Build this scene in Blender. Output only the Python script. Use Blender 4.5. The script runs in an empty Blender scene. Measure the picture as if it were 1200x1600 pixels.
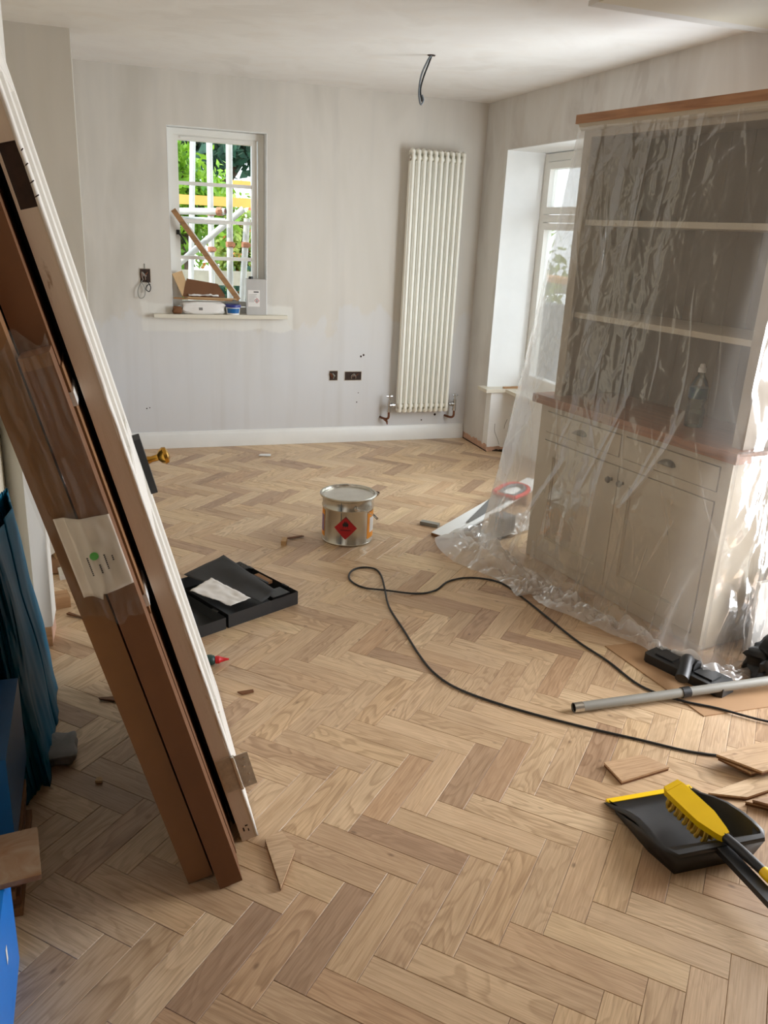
import bpy, bmesh, math, random
import numpy as np
from mathutils import Matrix, Vector, noise
random.seed(7); np.random.seed(7)
S = bpy.context.scene
COL = S.collection
R = math.radians
# ------------------------------------------------------------------ camera
FPX, YAW, PITCH, ROLL, CAMH = 1283.15, 0.344097, 0.331257, 0.0501813, 1.532775
_f = Vector((math.sin(YAW)*math.cos(PITCH), math.cos(YAW)*math.cos(PITCH), -math.sin(PITCH)))
_r = Vector((math.cos(YAW), -math.sin(YAW), 0)); _u = _r.cross(_f)
_r2 = _r*math.cos(ROLL)+_u*math.sin(ROLL); _u2 = _u*math.cos(ROLL)-_r*math.sin(ROLL)
cam_d = bpy.data.cameras.new('camera'); cam = bpy.data.objects.new('camera', cam_d); COL.objects.link(cam)
cam.matrix_world = Matrix(((_r2.x,_u2.x,-_f.x,0),(_r2.y,_u2.y,-_f.y,0),(_r2.z,_u2.z,-_f.z,CAMH),(0,0,0,1)))
cam_d.sensor_fit = 'VERTICAL'; cam_d.sensor_height = 32; cam_d.lens = FPX/1600*32; cam_d.clip_start = .02
S.camera = cam
# ------------------------------------------------------------------ light and exposure
W = bpy.data.worlds.new('sky'); S.world = W; W.use_nodes = True
bg = W.node_tree.nodes['Background']; bg.inputs[0].default_value = (.86, .93, 1, 1); bg.inputs[1].default_value = .5
sun_d = bpy.data.lights.new('sun', 'SUN'); sun_d.energy = .75; sun_d.angle = R(.6); sun_d.color = (1, .95, .86)
sun = bpy.data.objects.new('sun', sun_d); COL.objects.link(sun); sun.rotation_euler = (R(18), R(-44), 0)
def portal(name, loc, rot, sx, sy):
    l = bpy.data.lights.new(name, 'AREA'); l.shape = 'RECTANGLE'; l.size = sx; l.size_y = sy; l.cycles.is_portal = True
    o = bpy.data.objects.new(name, l); COL.objects.link(o); o.location = loc; o.rotation_euler = rot
def daylight(name, loc, rot, sx, sy, watts, col):
    l = bpy.data.lights.new(name, 'AREA'); l.shape = 'RECTANGLE'; l.size = sx; l.size_y = sy; l.energy = watts; l.color = col
    o = bpy.data.objects.new(name, l); COL.objects.link(o); o.location = loc; o.rotation_euler = rot
daylight('patio_daylight', (4.1, 1.35, 1.2), (R(90), 0, R(90)), 2.3, 2.4, 40, (.96, .97, 1))
daylight('bay_daylight', (3.04, 3.75, 1.28), (R(90), 0, R(68)), 1.5, 1.5, 11, (.88, .95, 1))
portal('portal_bay', (3.13, 4.75, 1.28), (R(90), 0, R(90)), 1.4, 1.65)
portal('portal_back', (.822, 5.99, 1.51), (R(-90), 0, 0), .64, 1.16)
S.view_settings.view_transform = 'Standard'; S.view_settings.look = 'None'
S.view_settings.exposure = 2.65; S.view_settings.gamma = 1; S.view_settings.use_curve_mapping = False
S.cycles.max_bounces = 12; S.cycles.diffuse_bounces = 7; S.cycles.transparent_max_bounces = 24
S.cycles.glossy_bounces = 4; S.cycles.transmission_bounces = 8; S.cycles.caustics_reflective = False; S.cycles.caustics_refractive = False
S.cycles.sample_clamp_indirect = 8

# ------------------------------------------------------------------ materials
def srgb(r, g, b):
    f = lambda c: (c/255/12.92) if c/255 <= .04045 else ((c/255+.055)/1.055)**2.4
    return (f(r), f(g), f(b), 1)
class NT:
    def __init__(s, name):
        s.m = bpy.data.materials.new(name); s.m.use_nodes = True; s.t = s.m.node_tree; s.t.nodes.clear()
        s.out = s.n('ShaderNodeOutputMaterial')
    def n(s, typ, **kw):
        x = s.t.nodes.new(typ)
        for k, v in kw.items():
            if k.startswith('i_'):
                key = k[2:]; x.inputs[int(key) if key.isdigit() else key.replace('_', ' ')].default_value = v
            else: setattr(x, k, v)
        return x
    def l(s, a, b): s.t.links.new(a, b)
    def ramp(s, fac, *stops):
        r = s.n('ShaderNodeValToRGB'); s.l(fac, r.inputs[0]); e = r.color_ramp.elements
        while len(e) < len(stops): e.new(.5)
        for i, (p, c) in enumerate(stops): e[i].position = p; e[i].color = c if len(c) == 4 else (*c, 1)
        return r.outputs[0]
    def noise(s, vec, scale, detail=3, rough=.5, dist=0):
        x = s.n('ShaderNodeTexNoise'); x.inputs['Scale'].default_value = scale; x.inputs['Detail'].default_value = detail
        x.inputs['Roughness'].default_value = rough; x.inputs['Distortion'].default_value = dist
        if vec is not None: s.l(vec, x.inputs['Vector'])
        return x.outputs[0]
    def mapped(s, vec, scale=(1, 1, 1), rot=(0, 0, 0)):
        x = s.n('ShaderNodeMapping'); x.inputs['Scale'].default_value = scale; x.inputs['Rotation'].default_value = rot; s.l(vec, x.inputs[0]); return x.outputs[0]
    def mix(s, fac, a, b, mode='MIX'):
        x = s.n('ShaderNodeMix', data_type='RGBA', blend_type=mode)
        for v, i in ((fac, 0), (a, 6), (b, 7)):
            if hasattr(v, 'node'): s.l(v, x.inputs[i])
            else: x.inputs[i].default_value = v
        return x.outputs[2]
    def bsdf(s, color, rough=.5, metal=0, bump=None, bstr=.2, bdist=.002, **kw):
        b = s.n('ShaderNodeBsdfPrincipled')
        if hasattr(color, 'node'): s.l(color, b.inputs['Base Color'])
        else: b.inputs['Base Color'].default_value = color
        if hasattr(rough, 'node'): s.l(rough, b.inputs['Roughness'])
        else: b.inputs['Roughness'].default_value = rough
        b.inputs['Metallic'].default_value = metal
        for k, v in kw.items(): b.inputs[k.replace('_', ' ')].default_value = v
        if bump is not None:
            x = s.n('ShaderNodeBump'); x.inputs['Strength'].default_value = bstr; x.inputs['Distance'].default_value = bdist
            s.l(bump, x.inputs['Height']); s.l(x.outputs[0], b.inputs['Normal'])
        s.l(b.outputs[0], s.out.inputs[0]); return b
def simple(name, c, rough=.5, metal=0, var=.12, scale=14, bump=.15, stretch=(1, 1, 1), **kw):
    t = NT(name); tc = t.n('ShaderNodeTexCoord'); v = t.mapped(tc.outputs['Object'], stretch)
    n = t.noise(v, scale, 4, .6)
    lo = tuple(x*(1-var) for x in c[:3]); hi = tuple(min(1, x*(1+var)) for x in c[:3])
    t.bsdf(t.ramp(n, (.3, lo), (.7, hi)), rough, metal, n, bump, .002, **kw); return t.m
def plaster(name, base, patch, dark, warm):
    t = NT(name); g = t.n('ShaderNodeTexCoord').outputs['Object']
    big = t.noise(t.mapped(g, (1.5, 1.5, .45)), 1.3, 4, .55, .6)
    c = t.ramp(big, (.36, base), (.5, patch), (.62, dark))
    edge = t.noise(t.mapped(g, (1.3, 1.3, .5), (0, 0, .4)), 1.0, 6, .62, 1.2)
    c = t.mix(t.ramp(edge, (.5, (0, 0, 0)), (.54, (.55, .55, .55))), c, patch)
    c = t.mix(t.ramp(t.noise(t.mapped(g, (3, 3, .25)), 2.1, 3), (.52, (0, 0, 0)), (.75, (.5, .5, .5))), c, warm)
    fine = t.noise(t.mapped(g, (1, 1, .3)), 40, 3)
    t.bsdf(c, .72, 0, t.noise(g, 7, 4), .12, .004); return t.m
def plaster_back(name):
    # skimmed wall: bluish mist coat low down with a ragged edge, and a pale skim patch round the window sill
    t = NT(name); g = t.n('ShaderNodeTexCoord').outputs['Object']
    base = t.ramp(t.noise(t.mapped(g, (1.4, 1.4, .35)), 1.5, 4, .55, .5), (.35, srgb(204, 198, 189)), (.5, srgb(210, 204, 196)), (.64, srgb(198, 192, 183)))
    sep = t.n('ShaderNodeSeparateXYZ'); t.l(g, sep.inputs[0])
    def math_(op, a, b):
        x = t.n('ShaderNodeMath', operation=op)
        for k, q in enumerate((a, b)):
            if hasattr(q, 'node'): t.l(q, x.inputs[k])
            else: x.inputs[k].default_value = q
        return x.outputs[0]
    wob = t.noise(t.mapped(g, (1.6, 1.6, .8)), 2.2, 4, .55, .6)
    low = math_('SUBTRACT', math_('ADD', .52, math_('MULTIPLY', wob, .75)), sep.outputs[2])
    c = t.mix(t.ramp(low, (0, (0, 0, 0)), (.04, (.38,)*3), (.5, (.7,)*3)), base, srgb(210, 212, 218))
    dx = math_('ABSOLUTE', math_('SUBTRACT', sep.outputs[0], .82), 0); dz = math_('ABSOLUTE', math_('SUBTRACT', sep.outputs[2], .91), 0)
    dd = math_('MAXIMUM', math_('SUBTRACT', dx, .44), math_('MULTIPLY', dz, .85))
    m2 = math_('SUBTRACT', math_('ADD', .03, math_('MULTIPLY', wob, .1)), dd)
    c = t.mix(t.ramp(m2, (0, (0, 0, 0)), (.012, (.65,)*3)), c, srgb(224, 221, 214))
    st = t.noise(t.mapped(g, (6, 6, .3)), 1.6, 3)
    c = t.mix(t.ramp(st, (.5, (0, 0, 0)), (.72, (.35,)*3)), c, srgb(192, 188, 184))
    t.bsdf(c, .72, 0, t.noise(g, 7, 4), .12, .004); return t.m
def oak(name, mode):
    t = NT(name)
    if mode == 'part':
        tc = t.n('ShaderNodeTexCoord').outputs['Object']; rnd = t.n('ShaderNodeObjectInfo').outputs['Random']
    else:
        tc = t.n('ShaderNodeAttribute', attribute_name='lc').outputs['Vector']; rnd = t.n('ShaderNodeAttribute', attribute_name='rnd').outputs['Fac']
    off = t.n('ShaderNodeVectorMath', operation='MULTIPLY_ADD'); cmb = t.n('ShaderNodeCombineXYZ')
    mu = t.n('ShaderNodeMath', operation='MULTIPLY'); mu.inputs[1].default_value = 37; t.l(rnd, mu.inputs[0])
    mv = t.n('ShaderNodeMath', operation='MULTIPLY'); mv.inputs[1].default_value = 71.3; t.l(rnd, mv.inputs[0])
    t.l(mu.outputs[0], cmb.inputs[0]); t.l(mv.outputs[0], cmb.inputs[2]); t.l(mv.outputs[0], cmb.inputs[1])
    add = t.n('ShaderNodeVectorMath', operation='ADD'); t.l(tc, add.inputs[0]); t.l(cmb.outputs[0], add.inputs[1]); v = add.outputs[0]
    # slow field whose contour lines draw the cathedral grain
    fld = t.noise(t.mapped(v, (2.8, 12, 12)), 1, 2, .45, .7)
    m = t.n('ShaderNodeMath', operation='MULTIPLY'); m.inputs[1].default_value = 9; t.l(fld, m.inputs[0])
    fr = t.n('ShaderNodeMath', operation='FRACT'); t.l(m.outputs[0], fr.inputs[0])
    ring = t.ramp(fr.outputs[0], (0, (.25,)*3), (.12, (.95,)*3), (.55, (.8,)*3), (.9, (.3,)*3), (1, (.25,)*3))
    fib = t.noise(t.mapped(v, (9, 260, 260)), 1, 3, .6)
    tone = t.noise(t.mapped(v, (3, 9, 9)), 1, 2)
    base = t.ramp(rnd, (0, srgb(209, 179, 143)), (.16, srgb(224, 196, 160)), (.3, srgb(194, 163, 130)), (.45, srgb(230, 203, 167)), (.6, srgb(205, 170, 134)), (.74, srgb(175, 145, 119)), (.82, srgb(218, 186, 147)), (1, srgb(226, 199, 160)))
    c = t.mix(t.ramp(tone, (.3, (0, 0, 0)), (.75, (.35,)*3)), base, srgb(170, 141, 112))
    amt = t.ramp(t.noise(cmb.outputs[0], 3.1, 0), (.38, (.16,)*3), (.62, (.62,)*3))
    mulr = t.mix(amt, (1, 1, 1, 1), t.ramp(ring, (.2, srgb(196, 184, 172)), (.9, (1, 1, 1))))
    c = t.mix(1, c, mulr, 'MULTIPLY')
    c = t.mix(1, c, t.ramp(fib, (.3, srgb(226, 219, 211)), (.62, (1, 1, 1))), 'MULTIPLY')
    kn = t.n('ShaderNodeTexVoronoi'); kn.inputs['Scale'].default_value = 1; t.l(t.mapped(v, (7, 13, 13)), kn.inputs['Vector'])
    c = t.mix(t.ramp(kn.outputs['Distance'], (.03, (.6,)*3), (.09, (0, 0, 0))), c, srgb(96, 70, 52))
    t.bsdf(c, t.ramp(fib, (.3, (.46,)*3), (.7, (.34,)*3)), 0, fib, .08, .001)
    return t.m
def board(name, c1, c2, rough=.55, sc=(2, 30, 30)):
    t = NT(name); g = t.n('ShaderNodeTexCoord').outputs['Object']
    n = t.noise(t.mapped(g, sc), 1, 4, .55, 1.2)
    t.bsdf(t.ramp(n, (.3, c1), (.68, c2)), rough, 0, n, .1, .001); return t.m
def peel(name, paint, wood, lo, hi, sc):
    t = NT(name); g = t.n('ShaderNodeTexCoord').outputs['Object']
    n = t.noise(t.mapped(g, sc), 1, 7, .68, .5)
    c = t.mix(t.ramp(n, (lo, (0, 0, 0)), (hi, (1, 1, 1))), paint, wood)
    t.bsdf(c, .5, 0, n, .25, .003); return t.m
M = {}
M['wall'] = plaster('skim_plaster', srgb(204, 199, 193), srgb(214, 211, 207), srgb(197, 192, 187), srgb(206, 198, 188))
M['ceiling'] = plaster('ceiling_plaster', srgb(228, 224, 221), srgb(232, 229, 226), srgb(224, 220, 216), srgb(227, 220, 213))
M['cream'] = simple('cream_paint', srgb(206, 197, 178), .6, var=.04, scale=3)
M['reveal'] = simple('white_mist_coat', srgb(235, 236, 236), .6, var=.03, scale=5)
M['bareplaster'] = simple('bare_pink_plaster', srgb(196, 158, 136), .8, var=.2, scale=20)
M['white'] = simple('white_gloss', srgb(226, 225, 222), .35, var=.03, scale=6, bump=.05)
M['upvc'] = simple('white_upvc', srgb(228, 226, 220), .3, var=.02, scale=5, bump=.02)
M['sill'] = simple('cream_sill_paint', srgb(215, 208, 192), .4, var=.04, scale=8)
M['rad'] = simple('radiator_enamel', srgb(238, 236, 226), .28, var=.02, scale=4, bump=.02)
M['oakA'] = oak('oak_plank', 'part'); M['oakB'] = oak('oak_plank_far', 'stuff')
M['sub'] = simple('dark_joint', srgb(74, 56, 42), .8)
M['card'] = simple('cardboard', srgb(132, 92, 55), .75, var=.1, scale=5, bump=.06)
M['carddark'] = simple('cardboard_brown', srgb(110, 70, 38), .7, var=.12, scale=4, bump=.06)
M['cardlight'] = simple('cardboard_light', srgb(190, 155, 112), .75, var=.1, scale=9, bump=.06)
M['black'] = simple('black_plastic', srgb(26, 26, 27), .42, var=.2, scale=40, bump=.1)
M['blackmatte'] = simple('gap_shade_black', srgb(14, 12, 11), .8, var=.2)
M['rubber'] = simple('black_cable_rubber', srgb(22, 22, 23), .5, var=.1)
M['chrome'] = simple('chrome', srgb(200, 200, 200), .18, 1, var=.05)
M['steel'] = simple('galvanised_steel', srgb(198, 194, 184), .24, .88, var=.12, scale=9, bump=.05, stretch=(1, 1, .3))
M['cangrey'] = simple('grey_tinplate', srgb(190, 187, 184), .4, .15, var=.06, scale=9, stretch=(1, 1, .2))
M['nickel'] = simple('worn_nickel', srgb(186, 176, 162), .45, .25, var=.15, scale=60)
M['brass'] = simple('brass', srgb(196, 148, 62), .25, 1, var=.1)
M['copper'] = simple('dull_copper', srgb(120, 78, 58), .5, .7, var=.3, scale=60)
M['taupe'] = simple('taupe_cabinet_paint', srgb(184, 174, 157), .45, var=.03, scale=6, bump=.04)
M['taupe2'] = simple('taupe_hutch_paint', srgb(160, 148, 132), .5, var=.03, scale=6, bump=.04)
M['counter'] = board('oiled_oak_worktop', srgb(116, 74, 46), srgb(152, 100, 66), .4, (3, 40, 40))
M['cornice'] = board('cornice_oak', srgb(140, 96, 64), srgb(176, 128, 90), .45, (3, 40, 40))
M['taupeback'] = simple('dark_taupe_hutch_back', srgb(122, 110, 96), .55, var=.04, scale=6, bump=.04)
M['pewter'] = simple('pewter_hardware', srgb(108, 104, 98), .35, .9, var=.1)
M['yellow'] = simple('yellow_plastic', srgb(250, 205, 8), .38, var=.03)
M['bristle'] = simple('yellow_bristle', srgb(206, 168, 62), .7, var=.3, scale=60)
M['red'] = simple('red_plastic', srgb(206, 34, 40), .4, var=.05)
M['redlabel'] = simple('red_hazard_label', srgb(176, 22, 30), .45, var=.04)
M['orange'] = simple('orange_label', srgb(236, 150, 44), .5, var=.05)
M['purple'] = simple('purple_label', srgb(120, 92, 130), .5, var=.2, scale=60)
M['green'] = simple('dark_green_bottle', srgb(34, 62, 56), .4, var=.05)
M['dotgreen'] = simple('green_print', srgb(76, 178, 74), .6, var=.05)
M['print'] = simple('grey_print', srgb(120, 116, 112), .7, var=.2)
M['ink'] = simple('black_print', srgb(22, 18, 18), .6, var=.1)
M['paper'] = simple('white_paper', srgb(226, 222, 218), .75, var=.03, scale=12, bump=.1)
M['label'] = simple('shipping_label', srgb(216, 206, 192), .6, var=.03, scale=8)
M['grey'] = simple('grey_tube_plastic', srgb(140, 138, 130), .4, var=.04)
M['greydark'] = simple('grey_casing', srgb(104, 110, 116), .55, var=.1, scale=50)
M['sawsteel'] = simple('saw_steel', srgb(150, 150, 150), .38, .85, var=.06, stretch=(.2, 3, 3))
M['tealbag'] = simple('teal_rubble_bag', srgb(0, 84, 112), .5, var=.2, scale=5, bump=.2, Specular_IOR_Level=.15)
M['blue'] = simple('bright_blue_plastic', srgb(8, 120, 214), .38, var=.04)
M['bluedark'] = simple('mid_blue_plastic', srgb(4, 88, 150), .4, var=.06)
M['bluelid'] = simple('navy_lid', srgb(34, 44, 128), .4, var=.05)
M['edgetan'] = peel('old_tan_door_edge', srgb(206, 188, 168), srgb(160, 134, 110), .62, .7, (30, 30, 6))
M['doorwhite'] = peel('flaking_white_gloss', srgb(232, 230, 224), srgb(178, 148, 116), .63, .68, (34, 34, 5))
M['darkwood'] = simple('dark_mortise_wood', srgb(52, 34, 24), .8, var=.4, scale=40)
M['oldwood'] = board('old_bare_timber', srgb(150, 112, 78), srgb(190, 150, 108), .7)
M['strip'] = board('stained_batten', srgb(128, 92, 56), srgb(168, 124, 78), .6)
M['hardboard'] = simple('hardboard', srgb(168, 132, 96), .6, var=.08, scale=3, bump=.04)
M['tube'] = simple('scaffold_steel', srgb(196, 196, 192), .5, .3, var=.14, scale=9)
M['rust'] = simple('rusty_coupler', srgb(172, 120, 92), .6, .3, var=.3, scale=60)
M['orangeboard'] = simple('orange_scaffold_board', srgb(232, 168, 84), .7, var=.1, scale=6)
M['fence'] = simple('weathered_fence', srgb(150, 146, 132), .8, var=.2, scale=5)
M['ground'] = simple('pale_ground', srgb(150, 144, 128), .9, var=.2, scale=2)
M['bark'] = simple('bark', srgb(82, 68, 56), .9, var=.3)
def leafmat(name, c1, c2):
    t = NT(name); g = t.n('ShaderNodeTexCoord').outputs['Object']; n = t.noise(g, 9, 3)
    b = t.bsdf(t.ramp(n, (.35, c1), (.65, c2)), .55); tr = t.n('ShaderNodeBsdfTranslucent'); tr.inputs[0].default_value = c2
    mx = t.n('ShaderNodeMixShader'); mx.inputs[0].default_value = .35
    t.l(b.outputs[0], mx.inputs[1]); t.l(tr.outputs[0], mx.inputs[2]); t.l(mx.outputs[0], t.out.inputs[0]); return t.m
M['leafbright'] = leafmat('bright_leaves', srgb(66, 122, 34), srgb(150, 190, 58))
M['leafdark'] = leafmat('dark_leaves', srgb(22, 58, 50), srgb(62, 104, 84))
M['leafhedge'] = leafmat('hedge_leaves', srgb(88, 124, 50), srgb(168, 186, 92))
M['petal'] = leafmat('red_flowers', srgb(206, 90, 60), srgb(230, 140, 90))
def glassmat(name, tint=(1, 1, 1, 1), refl=.9):
    t = NT(name); tr = t.n('ShaderNodeBsdfTransparent'); tr.inputs[0].default_value = tint
    gl = t.n('ShaderNodeBsdfGlossy'); gl.inputs['Roughness'].default_value = .02
    fr = t.n('ShaderNodeFresnel'); fr.inputs[0].default_value = 1.45
    mu = t.n('ShaderNodeMath', operation='MULTIPLY'); mu.inputs[1].default_value = refl; t.l(fr.outputs[0], mu.inputs[0])
    mx = t.n('ShaderNodeMixShader'); t.l(mu.outputs[0], mx.inputs[0]); t.l(tr.outputs[0], mx.inputs[1]); t.l(gl.outputs[0], mx.inputs[2])
    t.l(mx.outputs[0], t.out.inputs[0]); return t.m
M['glass'] = glassmat('window_glass', (.97, .985, .98, 1), .6)
M['pet'] = glassmat('clear_bottle_plastic', (.84, .9, .88, 1), 1.6)
def sheetmat(name, haze, refl, bumpd, scale):
    t = NT(name); g = t.n('ShaderNodeTexCoord').outputs['Object']
    n1 = t.noise(g, scale, 2, .4, .6); n2 = t.noise(t.mapped(g, (1, 1, .22)), scale*.9, 2, .4, .5)
    vor = t.n('ShaderNodeTexVoronoi', feature='F1'); vor.inputs['Scale'].default_value = scale*.55; t.l(g, vor.inputs['Vector'])
    ad = t.n('ShaderNodeMath', operation='ADD'); t.l(n1, ad.inputs[0]); t.l(n2, ad.inputs[1])
    ad2 = t.n('ShaderNodeMath', operation='MULTIPLY_ADD'); ad2.inputs[1].default_value = .45; t.l(vor.outputs['Distance'], ad2.inputs[0]); t.l(ad.outputs[0], ad2.inputs[2])
    bp = t.n('ShaderNodeBump'); bp.inputs['Strength'].default_value = 1; bp.inputs['Distance'].default_value = bumpd; t.l(ad2.outputs[0], bp.inputs['Height'])
    tr = t.n('ShaderNodeBsdfTransparent'); tr.inputs[0].default_value = (.97, .965, .955, 1)
    df = t.n('ShaderNodeBsdfDiffuse'); df.inputs[0].default_value = (.86, .83, .8, 1); t.l(bp.outputs[0], df.inputs['Normal'])
    tl = t.n('ShaderNodeBsdfTranslucent'); tl.inputs[0].default_value = (.86, .84, .81, 1); t.l(bp.outputs[0], tl.inputs['Normal'])
    m0 = t.n('ShaderNodeMixShader'); m0.inputs[0].default_value = .5; t.l(df.outputs[0], m0.inputs[1]); t.l(tl.outputs[0], m0.inputs[2])
    lw = t.n('ShaderNodeLayerWeight'); lw.inputs[0].default_value = .35; t.l(bp.outputs[0], lw.inputs['Normal'])
    ly = t.n('ShaderNodeAttribute', attribute_name='layers').outputs['Fac']
    hz = t.n('ShaderNodeMapRange'); hz.inputs['To Min'].default_value = haze; hz.inputs['To Max'].default_value = haze*1.6; t.l(lw.outputs['Facing'], hz.inputs['Value'])
    hs = t.n('ShaderNodeMath', operation='ADD', use_clamp=True); t.l(hz.outputs[0], hs.inputs[0]); t.l(ly, hs.inputs[1])
    m1 = t.n('ShaderNodeMixShader'); t.l(hs.outputs[0], m1.inputs[0]); t.l(tr.outputs[0], m1.inputs[1]); t.l(m0.outputs[0], m1.inputs[2])
    gl = t.n('ShaderNodeBsdfGlossy'); gl.inputs['Roughness'].default_value = .12; t.l(bp.outputs[0], gl.inputs['Normal'])
    fr = t.n('ShaderNodeFresnel'); fr.inputs[0].default_value = 1.4; t.l(bp.outputs[0], fr.inputs['Normal'])
    mu = t.n('ShaderNodeMath', operation='MULTIPLY'); mu.inputs[1].default_value = refl; t.l(fr.outputs[0], mu.inputs[0])
    mu.operation = 'MULTIPLY_ADD'; mu.inputs[2].default_value = .022; mu.use_clamp = True
    m2 = t.n('ShaderNodeMixShader'); t.l(mu.outputs[0], m2.inputs[0]); t.l(m1.outputs[0], m2.inputs[1]); t.l(gl.outputs[0], m2.inputs[2])
    t.l(m2.outputs[0], t.out.inputs[0]); return t.m
M['poly'] = sheetmat('clear_polythene', .15, .3, .005, 11)
M['film'] = sheetmat('clear_wrap', .05, .3, .006, 24)

# ------------------------------------------------------------------ mesh helpers
def lin(loc=(0, 0, 0), rot=(0, 0, 0)):
    from mathutils import Euler
    return Matrix.Translation(loc) @ Euler(rot).to_matrix().to_4x4()
class MB:
    def __init__(s): s.b = bmesh.new()
    def _add(s, vs, fs, Mx=None):
        V = [s.b.verts.new((Mx @ Vector(v)) if Mx else v) for v in vs]
        for f in fs:
            try: s.b.faces.new([V[i] for i in f])
            except ValueError: pass
        return s
    def box(s, x0, y0, z0, x1, y1, z1, Mx=None):
        v = [(x0,y0,z0),(x1,y0,z0),(x1,y1,z0),(x0,y1,z0),(x0,y0,z1),(x1,y0,z1),(x1,y1,z1),(x0,y1,z1)]
        return s._add(v, [(0,3,2,1),(4,5,6,7),(0,1,5,4),(1,2,6,5),(2,3,7,6),(3,0,4,7)], Mx)
    def prism(s, pts, z0, z1, Mx=None):
        n = len(pts); v = [(x, y, z0) for x, y in pts]+[(x, y, z1) for x, y in pts]
        a = sum(pts[i][0]*pts[(i+1)%n][1]-pts[(i+1)%n][0]*pts[i][1] for i in range(n))
        f = [tuple(reversed(range(n))), tuple(range(n, 2*n))]+[(i, (i+1)%n, n+(i+1)%n, n+i) for i in range(n)]
        if (a < 0) != (z1 < z0): f = [tuple(reversed(q)) for q in f]
        return s._add(v, f, Mx)
    def lathe(s, prof, n=32, Mx=None):
        v = []; f = []
        for r, z in prof:
            for k in range(n): v.append((max(r, 1e-5)*math.cos(2*math.pi*k/n), max(r, 1e-5)*math.sin(2*math.pi*k/n), z))
        for i in range(len(prof)-1):
            for k in range(n): a = i*n+k; b = i*n+(k+1)%n; f.append((a, b, b+n, a+n))
        f.append(tuple(reversed(range(n)))); f.append(tuple(range((len(prof)-1)*n, len(prof)*n)))
        return s._add(v, f, Mx)
    def tube(s, pts, r, n=8, Mx=None, cap=True):
        P = [Vector(p) for p in pts]; rr = r if isinstance(r, (list, tuple)) else [r]*len(P); v = []; f = []
        up = Vector((0, 0, 1)); prev = None
        for i, p in enumerate(P):
            t = (P[min(i+1, len(P)-1)]-P[max(i-1, 0)]).normalized()
            if prev is None:
                a = t.cross(up)
                if a.length < .05: a = t.cross(Vector((1, 0, 0)))
                a.normalize()
            else: a = (prev - t*prev.dot(t)).normalized()
            prev = a; b = t.cross(a)
            for k in range(n): w = 2*math.pi*k/n; v.append(p+(a*math.cos(w)+b*math.sin(w))*rr[i])
        for i in range(len(P)-1):
            for k in range(n): q = i*n+k; w = i*n+(k+1)%n; f.append((q, w, w+n, q+n))
        if cap: f.append(tuple(reversed(range(n)))); f.append(tuple(range((len(P)-1)*n, len(P)*n)))
        return s._add(v, f, Mx)
    def grid(s, fn, nu, nv):
        v = [fn(i/(nu-1), j/(nv-1)) for j in range(nv) for i in range(nu)]
        return s._add(v, [(j*nu+i, j*nu+i+1, (j+1)*nu+i+1, (j+1)*nu+i) for j in range(nv-1) for i in range(nu-1)])
    def bevel(s, w, seg=1):
        bmesh.ops.bevel(s.b, geom=[e for e in s.b.edges if len(e.link_faces) == 2 and e.calc_face_angle(0) > .5], offset=w, segments=seg, affect='EDGES', profile=.5, clamp_overlap=True); return s
    def build(s, name, mat, parent=None, loc=None, rot=None, smooth=True, fixn=False):
        if fixn: bmesh.ops.recalc_face_normals(s.b, faces=s.b.faces)
        me = bpy.data.meshes.new(name); s.b.to_mesh(me); s.b.free()
        if smooth:
            me.polygons.foreach_set('use_smooth', [True]*len(me.polygons)); me.set_sharp_from_angle(angle=R(38))
        me.materials.append(M[mat] if isinstance(mat, str) else mat)
        return link(name, me, parent, loc, rot)
def link(name, me, parent=None, loc=None, rot=None):
    o = bpy.data.objects.new(name, me); COL.objects.link(o)
    if parent is not None: o.parent = parent
    if loc is not None: o.location = loc
    if rot is not None: o.rotation_euler = rot
    return o
def tag(o, label, cat, group=None, kind=None):
    o['label'] = label; o['category'] = cat
    if group: o['group'] = group
    if kind: o['kind'] = kind
    return o
def thing(name, label, cat, loc=(0, 0, 0), rot=(0, 0, 0), group=None):
    o = bpy.data.objects.new(name, None); COL.objects.link(o); o.location = loc; o.rotation_euler = rot; o.empty_display_size = .05
    return tag(o, label, cat, group)
def struct(o): o['kind'] = 'structure'; return o
def B(x0, y0, z0, x1, y1, z1, bev=0, Mx=None):
    m = MB().box(x0, y0, z0, x1, y1, z1, Mx)
    return m.bevel(bev) if bev else m
def catmull(pts, n=6):
    P = [Vector(p) for p in pts]; P = [P[0]*2-P[1]]+P+[P[-1]*2-P[-2]]; out = []
    for i in range(1, len(P)-2):
        a, b, c, d = P[i-1:i+3]
        for k in range(n):
            t = k/n; out.append(.5*((2*b)+(c-a)*t+(2*a-5*b+4*c-d)*t*t+(3*b-a-3*c+d)*t**3))
    return out+[P[-2]]
def solidify(o, th, off=0):
    m = o.modifiers.new('thickness', 'SOLIDIFY'); m.thickness = th; m.offset = off; return o

# ------------------------------------------------------------------ the room
XL, XR, YB, ZC = -.335, 2.71, 5.808, 2.4
YN = -2.4
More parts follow.
